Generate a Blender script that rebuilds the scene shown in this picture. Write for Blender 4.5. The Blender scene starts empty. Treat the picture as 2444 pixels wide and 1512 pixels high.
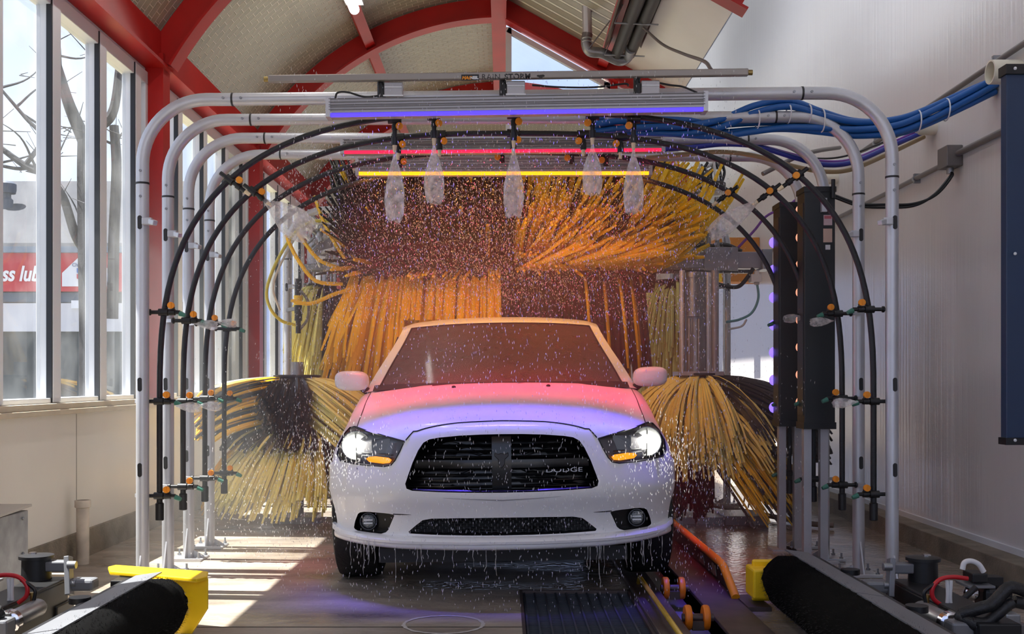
import bpy, bmesh, math, random
from mathutils import Vector, Matrix
from mathutils.bvhtree import BVHTree
sc = bpy.context.scene
COL = sc.collection
R = random.Random(7)
PI = math.pi

# ------------------------------------------------------------------ camera
F, CX, CY, H = 2600.0, 1200.0, 905.0, 1.086      # focal length and vanishing point in pixels of 2444x1512; eye height in metres
cam = bpy.data.cameras.new('camera'); cam_o = bpy.data.objects.new('camera', cam); COL.objects.link(cam_o)
cam_o.location = (0, 0, H); cam_o.rotation_euler = (PI/2, 0, 0)
cam.sensor_width = 36; cam.lens = 36*F/2444; cam.clip_start = .05; cam.clip_end = 400
cam.shift_x = (1222-CX)/2444; cam.shift_y = (CY-756)/2444
sc.camera = cam_o

# ------------------------------------------------------------------ world (pale spring sky with thin cloud)
wd = bpy.data.worlds.new('sky'); sc.world = wd; wd.use_nodes = True
nt = wd.node_tree; nt.nodes.clear()
out = nt.nodes.new('ShaderNodeOutputWorld'); bg = nt.nodes.new('ShaderNodeBackground')
tc = nt.nodes.new('ShaderNodeTexCoord'); noi = nt.nodes.new('ShaderNodeTexNoise'); ramp = nt.nodes.new('ShaderNodeValToRGB')
noi.inputs['Scale'].default_value = 2.2; noi.inputs['Detail'].default_value = 5; noi.inputs['Roughness'].default_value = .55
ramp.color_ramp.elements[0].position = .38; ramp.color_ramp.elements[0].color = (.42, .53, .90, 1)
ramp.color_ramp.elements[1].position = .66; ramp.color_ramp.elements[1].color = (.82, .88, .98, 1)
nt.links.new(tc.outputs['Generated'], noi.inputs['Vector']); nt.links.new(noi.outputs['Fac'], ramp.inputs['Fac'])
nt.links.new(ramp.outputs['Color'], bg.inputs['Color']); nt.links.new(bg.outputs['Background'], out.inputs['Surface'])
bg.inputs['Strength'].default_value = 1.2

# ------------------------------------------------------------------ sun, exposure, sampling
sun = bpy.data.lights.new('sun', 'SUN'); sun_o = bpy.data.objects.new('sun', sun); COL.objects.link(sun_o)
sun.energy = 18.0; sun.angle = math.radians(.55); sun.color = (1, .95, .87)
sun_o.rotation_euler = Vector((-.41, .03, .91)).to_track_quat('Z', 'Y').to_euler(); sun_o.location = (-20, 6, 30)
vs = sc.view_settings; vs.view_transform = 'Standard'; vs.look = 'None'; vs.gamma = 1; vs.exposure = .35; vs.use_curve_mapping = False
cy = sc.cycles
cy.max_bounces = 8; cy.diffuse_bounces = 4; cy.glossy_bounces = 3; cy.transparent_max_bounces = 24; cy.transmission_bounces = 4
cy.volume_bounces = 0; cy.caustics_reflective = False; cy.caustics_refractive = False
cy.sample_clamp_indirect = 4; cy.use_denoising = True
cy.use_adaptive_sampling = True; cy.adaptive_threshold = .02

# ------------------------------------------------------------------ helpers
def W(px, py, Y):
    """the point at depth Y that the photograph shows at pixel (px, py)"""
    return Vector(((px-CX)*Y/F, Y, H-(py-CY)*Y/F))
def L(*c):
    """sRGB 0..255 to linear"""
    return tuple(((v/255)/12.92 if v/255 <= .04045 else ((v/255+.055)/1.055)**2.4) for v in c)

_mats = {}
def mat(name, col, rough=.5, metal=0, bump=0, bscale=60, var=0, vscale=4, coat=0, emit=None, estr=0, rvar=0, spec=.5, detail=4, sheen=0):
    if name in _mats: return _mats[name]
    m = bpy.data.materials.new(name); m.use_nodes = True; _mats[name] = m
    n = m.node_tree; b = n.nodes['Principled BSDF']; lk = n.links.new
    b.inputs['Base Color'].default_value = (*col, 1); b.inputs['Roughness'].default_value = rough; b.inputs['Metallic'].default_value = metal
    b.inputs['Coat Weight'].default_value = coat; b.inputs['Specular IOR Level'].default_value = spec
    b.inputs['Coat Roughness'].default_value = .08
    if emit: b.inputs['Emission Color'].default_value = (*emit, 1); b.inputs['Emission Strength'].default_value = estr
    t = n.nodes.new('ShaderNodeTexCoord')
    if var or rvar:
        z = n.nodes.new('ShaderNodeTexNoise'); z.inputs['Scale'].default_value = vscale; z.inputs['Detail'].default_value = detail
        lk(t.outputs['Object'], z.inputs['Vector'])
        if var:
            mx = n.nodes.new('ShaderNodeMix'); mx.data_type = 'RGBA'
            r = n.nodes.new('ShaderNodeMapRange'); r.inputs[1].default_value = .3; r.inputs[2].default_value = .7
            lk(z.outputs['Fac'], r.inputs[0]); lk(r.outputs[0], mx.inputs['Factor'])
            mx.inputs['A'].default_value = (*[c*(1-var) for c in col], 1); mx.inputs['B'].default_value = (*[min(1, c*(1+var)) for c in col], 1)
            lk(mx.outputs['Result'], b.inputs['Base Color'])
        if rvar:
            r2 = n.nodes.new('ShaderNodeMapRange'); r2.inputs[1].default_value = .35; r2.inputs[2].default_value = .65
            r2.inputs[3].default_value = max(.03, rough-rvar); r2.inputs[4].default_value = min(1, rough+rvar)
            lk(z.outputs['Fac'], r2.inputs[0]); lk(r2.outputs[0], b.inputs['Roughness'])
    if bump:
        z2 = n.nodes.new('ShaderNodeTexNoise'); z2.inputs['Scale'].default_value = bscale; z2.inputs['Detail'].default_value = 3
        bp = n.nodes.new('ShaderNodeBump'); bp.inputs['Strength'].default_value = bump; bp.inputs['Distance'].default_value = .01
        lk(t.outputs['Object'], z2.inputs['Vector']); lk(z2.outputs['Fac'], bp.inputs['Height']); lk(bp.outputs['Normal'], b.inputs['Normal'])
    return m

def fade(name, col, opac, scale=30, lo=.35, hi=.7, rough=.6, transl=.5):
    """a thin wet film or spray: part see-through, part white scattering, the share set by noise"""
    if name in _mats: return _mats[name]
    m = bpy.data.materials.new(name); m.use_nodes = True; _mats[name] = m
    n = m.node_tree; n.nodes.clear(); lk = n.links.new
    o = n.nodes.new('ShaderNodeOutputMaterial'); mx = n.nodes.new('ShaderNodeMixShader'); tr = n.nodes.new('ShaderNodeBsdfTransparent')
    df = n.nodes.new('ShaderNodeBsdfDiffuse'); tl = n.nodes.new('ShaderNodeBsdfTranslucent'); m2 = n.nodes.new('ShaderNodeMixShader')
    df.inputs['Color'].default_value = (*col, 1); tl.inputs['Color'].default_value = (*col, 1); m2.inputs['Fac'].default_value = transl
    t = n.nodes.new('ShaderNodeTexCoord'); z = n.nodes.new('ShaderNodeTexNoise'); z.inputs['Scale'].default_value = scale; z.inputs['Detail'].default_value = 4
    r = n.nodes.new('ShaderNodeMapRange'); r.inputs[1].default_value = lo; r.inputs[2].default_value = hi; r.inputs[3].default_value = opac*.25; r.inputs[4].default_value = opac
    lk(t.outputs['Object'], z.inputs['Vector']); lk(z.outputs['Fac'], r.inputs[0]); lk(r.outputs[0], mx.inputs['Fac'])
    lk(df.outputs[0], m2.inputs[1]); lk(tl.outputs[0], m2.inputs[2]); lk(tr.outputs[0], mx.inputs[1]); lk(m2.outputs[0], mx.inputs[2]); lk(mx.outputs[0], o.inputs['Surface'])
    return m

def tag(o, label=None, cat=None, group=None, kind=None):
    if label: o['label'] = label
    if cat: o['category'] = cat
    if group: o['group'] = group
    if kind: o['kind'] = kind
    return o
def thing(name, label, cat, loc=(0, 0, 0), group=None):
    o = bpy.data.objects.new(name, None); COL.objects.link(o); o.location = loc; o.empty_display_size = .1
    return tag(o, label, cat, group)
def _origin(o):
    v = Vector((0, 0, 0))
    while o is not None: v += o.location; o = o.parent
    return v

class MB:
    """collects shapes in world coordinates, then links them as ONE mesh object"""
    def __init__(s): s.v = []; s.f = []; s.uv = None
    def add(s, vs_, fs):
        k = len(s.v); s.v.extend(tuple(p) for p in vs_); s.f.extend(tuple(i+k for i in f) for f in fs); return s
    def box(s, x0, x1, y0, y1, z0, z1):
        return s.add([(x0,y0,z0),(x1,y0,z0),(x1,y1,z0),(x0,y1,z0),(x0,y0,z1),(x1,y0,z1),(x1,y1,z1),(x0,y1,z1)],
                     [(0,3,2,1),(4,5,6,7),(0,1,5,4),(1,2,6,5),(2,3,7,6),(3,0,4,7)])
    def bar(s, p, q, w, h, up=(0, 0, 1), off=(0, 0)):
        """a straight bar from p to q, w wide and h high"""
        p, q = Vector(p), Vector(q); d = (q-p).normalized(); u = Vector(up); sd = d.cross(u).normalized(); u = sd.cross(d).normalized()
        vs_ = []
        for e in (p, q):
            for a, b in ((-.5, -.5), (.5, -.5), (.5, .5), (-.5, .5)):
                vs_.append(e+sd*(a*w+off[0])+u*(b*h+off[1]))
        return s.add(vs_, [(3,2,1,0),(4,5,6,7),(0,1,5,4),(1,2,6,5),(2,3,7,6),(3,0,4,7)])
    def tube(s, pts, r, n=8, caps=True):
        pts = [Vector(p) for p in pts]; m = len(pts); rs = r if isinstance(r, (list, tuple)) else [r]*m
        d0 = (pts[1]-pts[0]).normalized(); a = Vector((0, 0, 1)) if abs(d0.z) < .9 else Vector((1, 0, 0))
        nrm = d0.cross(a).normalized(); vs_ = []; pd = d0
        for i in range(m):
            d = (pts[min(i+1, m-1)]-pts[max(i-1, 0)]).normalized()
            ax = pd.cross(d)
            if ax.length > 1e-7: nrm = Matrix.Rotation(pd.angle(d), 3, ax.normalized()) @ nrm
            nrm = (nrm-d*nrm.dot(d)).normalized(); b = d.cross(nrm); pd = d
            for k in range(n):
                t = 2*PI*k/n; vs_.append(pts[i]+(nrm*math.cos(t)+b*math.sin(t))*rs[i])
        fs = [(i*n+k, i*n+(k+1) % n, (i+1)*n+(k+1) % n, (i+1)*n+k) for i in range(m-1) for k in range(n)]
        if caps: fs += [tuple(range(n-1, -1, -1)), tuple((m-1)*n+k for k in range(n))]
        return s.add(vs_, fs)
    def cyl(s, p, q, r0, r1=None, n=16):
        return s.tube([p, q], [r0, r0 if r1 is None else r1], n)
    def lathe(s, prof, p, ax=(0, 0, 1), n=20):
        """prof: (radius, height) pairs along axis ax from point p"""
        ax = Vector(ax).normalized(); p = Vector(p); a = Vector((0, 0, 1)) if abs(ax.z) < .9 else Vector((1, 0, 0))
        u = ax.cross(a).normalized(); w = ax.cross(u); vs_ = []; m = len(prof)
        for r, h in prof:
            for k in range(n):
                t = 2*PI*k/n; vs_.append(p+ax*h+(u*math.cos(t)+w*math.sin(t))*r)
        fs = [(i*n+k, i*n+(k+1) % n, (i+1)*n+(k+1) % n, (i+1)*n+k) for i in range(m-1) for k in range(n)]
        fs += [tuple(range(n-1, -1, -1)), tuple((m-1)*n+k for k in range(n))]
        return s.add(vs_, fs)
    def ball(s, c, r, n=12, m=8, sc_=(1, 1, 1)):
        c = Vector(c); vs_ = [c+Vector((0, 0, -r*sc_[2]))]
        for i in range(1, m):
            t = -PI/2+PI*i/m
            for k in range(n): vs_.append(c+Vector((r*sc_[0]*math.cos(t)*math.cos(2*PI*k/n), r*sc_[1]*math.cos(t)*math.sin(2*PI*k/n), r*sc_[2]*math.sin(t))))
        vs_.append(c+Vector((0, 0, r*sc_[2]))); e = len(vs_)-1
        fs = [(0, 1+(k+1) % n, 1+k) for k in range(n)]
        for i in range(m-2): fs += [(1+i*n+k, 1+i*n+(k+1) % n, 1+(i+1)*n+(k+1) % n, 1+(i+1)*n+k) for k in range(n)]
        fs += [(e, 1+(m-2)*n+k, 1+(m-2)*n+(k+1) % n) for k in range(n)]
        return s.add(vs_, fs)
    def prism(s, poly, d):
        """a flat polygon (3-D points) pushed along d"""
        poly = [Vector(p) for p in poly]; d = Vector(d); n = len(poly)
        return s.add(poly+[p+d for p in poly], [tuple(range(n-1, -1, -1)), tuple(range(n, 2*n))]+[(k, (k+1) % n, n+(k+1) % n, n+k) for k in range(n)])
    def grid(s, rows, flip=False):
        m, n = len(rows), len(rows[0]); vs_ = [p for r in rows for p in r]
        fs = [(i*n+k, i*n+k+1, (i+1)*n+k+1, (i+1)*n+k) for i in range(m-1) for k in range(n-1)]
        if flip: fs = [f[::-1] for f in fs]
        return s.add(vs_, fs)
    def sheet(s, rows, d):
        """a grid with thickness d (a vector)"""
        m, n = len(rows), len(rows[0]); d = Vector(d); a = [Vector(p) for r in rows for p in r]; N = m*n
        fs = []
        for i in range(m-1):
            for k in range(n-1):
                q = (i*n+k, i*n+k+1, (i+1)*n+k+1, (i+1)*n+k); fs += [q, tuple(x+N for x in q[::-1])]
        ring = [k for k in range(n)]+[i*n+n-1 for i in range(1, m)]+[(m-1)*n+k for k in range(n-2, -1, -1)]+[i*n for i in range(m-2, 0, -1)]
        fs += [(ring[k], ring[(k+1) % len(ring)], ring[(k+1) % len(ring)]+N, ring[k]+N) for k in range(len(ring))]
        return s.add(a+[p+d for p in a], fs)
    def build(s, name, m, parent=None, local=False, smooth=True, ang=40, bevel=0, kind=None, label=None, fix=True):
        o3 = _origin(parent) if (parent is not None and not local) else Vector((0, 0, 0))
        me = bpy.data.meshes.new(name); me.from_pydata([(p[0]-o3.x, p[1]-o3.y, p[2]-o3.z) for p in s.v], [], s.f)
        if fix and len(s.f) < 60000:
            b = bmesh.new(); b.from_mesh(me); bmesh.ops.recalc_face_normals(b, faces=b.faces); b.to_mesh(me); b.free()
        me.materials.append(m)
        if smooth: me.shade_smooth(); me.set_sharp_from_angle(angle=math.radians(ang))
        o = bpy.data.objects.new(name, me); COL.objects.link(o)
        if parent is not None: o.parent = parent
        if bevel:
            bv = o.modifiers.new('bevel', 'BEVEL'); bv.width = bevel; bv.segments = 2; bv.limit_method = 'ANGLE'; bv.angle_limit = math.radians(50); bv.harden_normals = False
        if kind: o['kind'] = kind
        if label: o['label'] = label
        return o

def struct(name, mb, m, **k):
    return tag(mb.build(name, m, **k), kind='structure')
def copy_tree(o, parent=None, loc=None):
    c = o.copy(); COL.objects.link(c)
    if parent is not None: c.parent = parent
    if loc is not None: c.location = loc
    for ch in list(o.children): copy_tree(ch, c)
    return c
def bez(pts, n=10):
    """a smooth curve through the points (Catmull-Rom)"""
    P = [Vector(p) for p in pts]; P = [2*P[0]-P[1]]+P+[2*P[-1]-P[-2]]; r = []
    for i in range(1, len(P)-2):
        a, b, c, d = P[i-1], P[i], P[i+1], P[i+2]
        for k in range(n):
            t = k/n; r.append(.5*((2*b)+(c-a)*t+(2*a-5*b+4*c-d)*t*t+(3*b-a-3*c+d)*t*t*t))
    r.append(P[-2]); return r
def text_mesh(name, txt, m, size, loc, parent=None, rot=(PI/2, 0, 0), ext=.004, shear=0, spacing=1, sx=1, align='CENTER', bold=0):
    cu = bpy.data.curves.new(name, 'FONT'); cu.body = txt; cu.size = size; cu.extrude = ext; cu.shear = shear; cu.space_character = spacing
    cu.align_x = align; cu.align_y = 'CENTER'; cu.offset = bold
    t = bpy.data.objects.new(name, cu); COL.objects.link(t)
    dg = bpy.context.evaluated_depsgraph_get(); me = bpy.data.meshes.new_from_object(t.evaluated_get(dg))
    bpy.data.objects.remove(t); me.materials.clear(); me.materials.append(m)
    o = bpy.data.objects.new(name, me); COL.objects.link(o)
    if parent is not None: o.parent = parent; loc = Vector(loc)-_origin(parent)
    o.location = loc; o.rotation_euler = rot; o.scale = (sx, 1, 1); return o
def area(name, loc, sx, sy, energy, col, rot=(0, 0, 0), spread=PI, parent=None):
    l = bpy.data.lights.new(name, 'AREA'); l.shape = 'RECTANGLE'; l.size = sx; l.size_y = sy; l.energy = energy; l.color = col; l.spread = spread
    o = bpy.data.objects.new(name, l); COL.objects.link(o)
    if parent is not None: o.parent = parent; loc = Vector(loc)-_origin(parent)
    o.location = loc; o.rotation_euler = rot; return o
def smooth01(a, b, x):
    t = max(0, min(1, (x-a)/(b-a))); return t*t*(3-2*t)
# ------------------------------------------------------------------ materials of the building
m_red = mat('red paint', L(178, 17, 13), .45, var=.12, vscale=3)
m_panel = mat('cream wall panel', L(222, 218, 210), .42, var=.05, vscale=1.3)
m_frame = mat('white window frame', L(226, 230, 236), .4, var=.03)
m_gasket = mat('black gasket', L(22, 26, 34), .5)
m_sill = mat('tan sill', L(196, 184, 162), .5, var=.12, vscale=6)
m_conc = mat('curb concrete', L(128, 118, 104), .75, bump=.5, bscale=70, var=.3, vscale=7)
m_white = mat('white ceiling panel', L(246, 246, 242), .35, var=.04, vscale=1.5)
m_black = mat('black plastic', L(20, 20, 23), .42)
m_alu = mat('aluminium tube', L(196, 198, 204), .40, metal=.45, var=.06, vscale=6)
m_steel = mat('galvanised steel', L(150, 152, 156), .42, metal=.75, var=.18, vscale=14)
m_chrome = mat('chrome', L(215, 215, 220), .12, metal=1)
m_orange = mat('orange cap', L(240, 150, 25), .45)
m_yellow = mat('yellow paint', L(252, 206, 16), .42, var=.08, vscale=8)
m_pvc = mat('cream pvc', L(228, 222, 204), .45, var=.06)

def tex_mat(name, build):
    m = bpy.data.materials.new(name); m.use_nodes = True; n = m.node_tree; build(n, n.nodes['Principled BSDF'], n.links.new); return m
def b_vault(n, b, lk):
    uv = n.nodes.new('ShaderNodeUVMap'); br = n.nodes.new('ShaderNodeTexBrick'); lk(uv.outputs[0], br.inputs['Vector'])
    br.inputs['Scale'].default_value = 1; br.inputs['Brick Width'].default_value = .115; br.inputs['Row Height'].default_value = .075
    br.inputs['Mortar Size'].default_value = .006; br.inputs['Mortar Smooth'].default_value = .6
    br.inputs['Color1'].default_value = (*L(160, 157, 138), 1); br.inputs['Color2'].default_value = (*L(152, 149, 131), 1); br.inputs['Mortar'].default_value = (*L(226, 223, 206), 1)  # pale joints, lightened further to paint in highlights along the tile lines
    bp = n.nodes.new('ShaderNodeBump'); bp.inputs['Strength'].default_value = 1; bp.inputs['Distance'].default_value = .02
    lk(br.outputs['Fac'], bp.inputs['Height']); lk(bp.outputs['Normal'], b.inputs['Normal']); lk(br.outputs['Color'], b.inputs['Base Color'])
    b.inputs['Roughness'].default_value = .34
m_vault = tex_mat('quilted vault tile', b_vault)
def b_rib(n, b, lk):
    t = n.nodes.new('ShaderNodeTexCoord'); s = n.nodes.new('ShaderNodeSeparateXYZ'); lk(t.outputs['Object'], s.inputs[0])
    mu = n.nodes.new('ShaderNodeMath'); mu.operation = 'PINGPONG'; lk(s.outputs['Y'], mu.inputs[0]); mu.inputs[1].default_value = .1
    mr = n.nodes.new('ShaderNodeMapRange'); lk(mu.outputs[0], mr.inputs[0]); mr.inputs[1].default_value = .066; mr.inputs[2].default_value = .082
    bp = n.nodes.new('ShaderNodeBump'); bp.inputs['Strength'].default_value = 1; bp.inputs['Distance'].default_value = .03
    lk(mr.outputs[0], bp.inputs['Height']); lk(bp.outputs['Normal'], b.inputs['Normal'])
    cr_ = n.nodes.new('ShaderNodeValToRGB'); lk(mr.outputs[0], cr_.inputs[0]); cr_.color_ramp.elements[0].color = (*L(168, 168, 156), 1); cr_.color_ramp.elements[1].color = (*L(240, 240, 232), 1); lk(cr_.outputs[0], b.inputs['Base Color'])  # rib tops coloured lighter to paint in their highlights
    b.inputs['Roughness'].default_value = .35
m_rib = tex_mat('ribbed roof deck', b_rib)
def b_pvcwall(n, b, lk):
    t = n.nodes.new('ShaderNodeTexCoord'); mp = n.nodes.new('ShaderNodeMapping'); mp.inputs['Scale'].default_value = (1, 14, .25); lk(t.outputs['Object'], mp.inputs[0])
    z = n.nodes.new('ShaderNodeTexNoise'); z.inputs['Scale'].default_value = 2.2; z.inputs['Detail'].default_value = 3; lk(mp.outputs[0], z.inputs['Vector'])
    bp = n.nodes.new('ShaderNodeBump'); bp.inputs['Strength'].default_value = .12; bp.inputs['Distance'].default_value = .02
    lk(z.outputs['Fac'], bp.inputs['Height']); lk(bp.outputs['Normal'], b.inputs['Normal'])
    b.inputs['Base Color'].default_value = (*L(222, 219, 220), 1); b.inputs['Roughness'].default_value = .22
m_pvcwall = tex_mat('white ribbed wall panel', b_pvcwall)
def b_floor(n, b, lk):
    t = n.nodes.new('ShaderNodeTexCoord'); mp = n.nodes.new('ShaderNodeMapping'); mp.inputs['Scale'].default_value = (.55, 1.6, 1); lk(t.outputs['Object'], mp.inputs[0])
    z = n.nodes.new('ShaderNodeTexNoise'); z.inputs['Scale'].default_value = 2.4; z.inputs['Detail'].default_value = 7; z.inputs['Roughness'].default_value = .62; lk(mp.outputs[0], z.inputs['Vector'])
    r = n.nodes.new('ShaderNodeValToRGB'); lk(z.outputs['Fac'], r.inputs[0])
    r.color_ramp.elements[0].position = .3; r.color_ramp.elements[0].color = (*L(116, 106, 96), 1)
    r.color_ramp.elements[1].position = .72; r.color_ramp.elements[1].color = (*L(182, 170, 156), 1)
    z2 = n.nodes.new('ShaderNodeTexNoise'); z2.inputs['Scale'].default_value = 1.7; z2.inputs['Detail'].default_value = 4; lk(mp.outputs[0], z2.inputs['Vector'])
    s = n.nodes.new('ShaderNodeSeparateXYZ'); lk(t.outputs['Object'], s.inputs[0])
    # water lies on the low side, by the right-hand wall
    wx = n.nodes.new('ShaderNodeMapRange'); lk(s.outputs['X'], wx.inputs[0]); wx.inputs[1].default_value = .2; wx.inputs[2].default_value = 1.6; wx.inputs[3].default_value = 0; wx.inputs[4].default_value = .35
    ad = n.nodes.new('ShaderNodeMath'); ad.operation = 'ADD'; lk(z2.outputs['Fac'], ad.inputs[0]); lk(wx.outputs[0], ad.inputs[1])
    mr = n.nodes.new('ShaderNodeMapRange'); lk(ad.outputs[0], mr.inputs[0]); mr.inputs[1].default_value = .46; mr.inputs[2].default_value = .66; mr.inputs[3].default_value = .5; mr.inputs[4].default_value = .09
    lk(mr.outputs[0], b.inputs['Roughness']); lk(r.outputs[0], b.inputs['Base Color'])
    z3 = n.nodes.new('ShaderNodeTexNoise'); z3.inputs['Scale'].default_value = 22; z3.inputs['Detail'].default_value = 4; lk(t.outputs['Object'], z3.inputs['Vector'])
    bp = n.nodes.new('ShaderNodeBump'); bp.inputs['Strength'].default_value = .22; bp.inputs['Distance'].default_value = .02; lk(z3.outputs['Fac'], bp.inputs['Height']); lk(bp.outputs['Normal'], b.inputs['Normal'])
m_floor = tex_mat('wet concrete floor', b_floor)
def b_glass(n, b, lk):
    n.nodes.remove(b); o = n.nodes['Material Output']
    tr = n.nodes.new('ShaderNodeBsdfTransparent'); tr.inputs[0].default_value = (.93, .96, .97, 1); gl = n.nodes.new('ShaderNodeBsdfGlossy'); gl.inputs['Roughness'].default_value = .03
    fr = n.nodes.new('ShaderNodeFresnel'); fr.inputs[0].default_value = 1.45; mx = n.nodes.new('ShaderNodeMixShader'); lk(fr.outputs[0], mx.inputs[0]); lk(tr.outputs[0], mx.inputs[1]); lk(gl.outputs[0], mx.inputs[2])
    df = n.nodes.new('ShaderNodeBsdfTranslucent'); df.inputs[0].default_value = (.85, .9, .92, 1)
    t = n.nodes.new('ShaderNodeTexCoord'); z = n.nodes.new('ShaderNodeTexNoise'); z.inputs['Scale'].default_value = 3; z.inputs['Detail'].default_value = 6; lk(t.outputs['Object'], z.inputs['Vector'])
    r = n.nodes.new('ShaderNodeMapRange'); lk(z.outputs['Fac'], r.inputs[0]); r.inputs[1].default_value = .4; r.inputs[2].default_value = .8; r.inputs[3].default_value = .02; r.inputs[4].default_value = .11
    m2 = n.nodes.new('ShaderNodeMixShader'); lk(r.outputs[0], m2.inputs[0]); lk(mx.outputs[0], m2.inputs[1]); lk(df.outputs[0], m2.inputs[2]); lk(m2.outputs[0], o.inputs['Surface'])
m_glass = tex_mat('spattered window glass', b_glass)

# ------------------------------------------------------------------ floor with the conveyor pit and the drain pit
XL, XR = -2.56, 2.83
Y0, Y1 = -2.5, 19.5
fl = MB()
def fq(x0, x1, y0, y1): fl.add([(x0, y0, 0), (x1, y0, 0), (x1, y1, 0), (x0, y1, 0)], [(0, 1, 2, 3)])
fq(XL-.1, .085, Y0-8, Y1+3); fq(.085, .655, 5.62, Y1+3); fq(.655, .80, Y0-8, Y1+3); fq(.955, XR, Y0-8, Y1+3); fq(.80, .955, 8.2, Y1+3); fq(.085, .655, Y0-8, 3.2); fq(.80, .955, Y0-8, 2.6)
for x0, x1, y0, y1, d in ((.085, .655, 3.2, 5.62, .5), (.80, .955, 2.6, 8.2, .3)):
    fl.add([(x0,y0,-d),(x1,y0,-d),(x1,y1,-d),(x0,y1,-d),(x0,y0,0),(x1,y0,0),(x1,y1,0),(x0,y1,0)], [(0,1,2,3),(0,1,5,4),(1,2,6,5),(2,3,7,6),(3,0,4,7)])
struct('floor', fl, m_floor, smooth=False, fix=False)
jn = MB()
for y in (4.78, 7.9, 11.0, 14.1): jn.box(XL, .085, y-.004, y+.004, -.004, .0015)
struct('floor_joint', jn, mat('joint dark', L(50, 44, 40), .8), smooth=False)
g = MB(); g.box(-90, 60, -40, 140, -.3, -.08); struct('ground', g, mat('parking lot', L(104, 102, 98), .9, var=.15, vscale=.6), smooth=False)

# ------------------------------------------------------------------ walls, curbs, sill
w = MB(); w.box(XL-.12, XL, Y0, Y1, .17, .886)
struct('wall_left', w, m_panel, smooth=False)
w = MB()
for y in (4.1, 5.32, 6.54, 7.76, 8.98, 10.2): w.box(XL, XL+.002, y-.003, y+.003, .18, .88)
struct('trim_4', w, mat('panel seam', L(150, 144, 134), .6), smooth=False)
w = MB(); w.box(XL-.12, XL+.012, Y0, Y1, -.05, .17); struct('baseboard_left', w, m_conc, smooth=False, bevel=.006)
w = MB(); w.box(XL-.14, XL+.05, Y0, Y1, .886, .915); w.box(XL-.14, XL+.03, Y0, Y1, .915, .95); struct('trim_1', w, m_sill, smooth=False, bevel=.004)
w = MB(); w.box(XR, XR+.12, Y0, Y1, .14, 6.2); struct('wall_right', w, m_pvcwall, smooth=False)
w = MB(); w.box(XR-.16, XR+.12, Y0, Y1, -.05, .125); struct('baseboard_right', w, m_conc, smooth=False, bevel=.006)
w = MB(); w.box(XR-.02, XR+.01, Y0, Y1, .125, .16); struct('trim_2', w, m_frame, smooth=False)
w = MB()   # far end with the exit opening
w.box(XL, -1.9, Y1, Y1+.15, 0, 5); w.box(1.9, XR, Y1, Y1+.15, 0, 6.2); w.box(-1.9, 1.9, Y1, Y1+.15, 3.0, 5.2)
struct('wall_back', w, m_panel, smooth=False)

# ------------------------------------------------------------------ roof: tiled half vault on the window side, ribbed slope on the wall side
ZC, RV = 1.97, 3.0
def vault(y0, y1, a0, a1, name):
    n = 40; me = bpy.data.meshes.new(name); vs_ = []; fs = []; uv = []
    for i in range(n+1):
        a = math.radians(a0+(a1-a0)*i/n)
        for y in (y0, y1): vs_.append((RV*math.sin(a), y, ZC+RV*math.cos(a))); uv.append((RV*a, y))
    for i in range(n): fs.append((2*i, 2*i+1, 2*i+3, 2*i+2))
    me.from_pydata(vs_, [], fs); ul = me.uv_layers.new(name='UVMap')
    for p in me.polygons:
        for li in p.loop_indices: ul.data[li].uv = uv[me.loops[li].vertex_index]
    me.materials.append(m_vault); me.shade_smooth(); o = bpy.data.objects.new(name, me); COL.objects.link(o); return tag(o, kind='structure')
vault(Y0, Y1, -62, 0, 'ceiling')
vault(14.2, Y1, 0, 62, 'ceiling_right_vault')
SL = (4.97-3.97)/1.80
def slope(x): return 4.97-SL*x
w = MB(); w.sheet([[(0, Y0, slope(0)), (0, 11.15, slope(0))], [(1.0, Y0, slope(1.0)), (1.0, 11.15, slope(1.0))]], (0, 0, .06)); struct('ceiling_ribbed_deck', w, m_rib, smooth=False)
w = MB(); w.sheet([[(1.0, Y0, slope(1.0)-.01), (1.0, 11.15, slope(1.0)-.01)], [(1.80, Y0, slope(1.8)), (1.80, 11.15, slope(1.8))]], (0, 0, .06))
w.box(1.7, XR+.12, Y0, Y1, 6.2, 6.3); w.box(.80, 1.85, 11.0, 14.2, 5.8, 5.9)  # last box: unseen canopy added to limit sun on the wall beyond
struct('ceiling_soffit_added_canopy', w, m_white, smooth=False)
# unseen translucent sheet added above the slope to brighten the tall wall
m_poly = bpy.data.materials.new('translucent sheet'); m_poly.use_nodes = True; n_ = m_poly.node_tree; n_.nodes.clear()
o_ = n_.nodes.new('ShaderNodeOutputMaterial'); t_ = n_.nodes.new('ShaderNodeBsdfTranslucent'); t_.inputs[0].default_value = (.25, .27, .31, 1); n_.links.new(t_.outputs[0], o_.inputs['Surface'])
w = MB(); w.add([(1.81, Y0, 3.97), (1.81, Y1, 3.97), (1.81, Y1, 6.2), (1.81, Y0, 6.2)], [(0, 1, 2, 3)]); struct('window_9', w, m_poly, smooth=False, fix=False)

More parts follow.
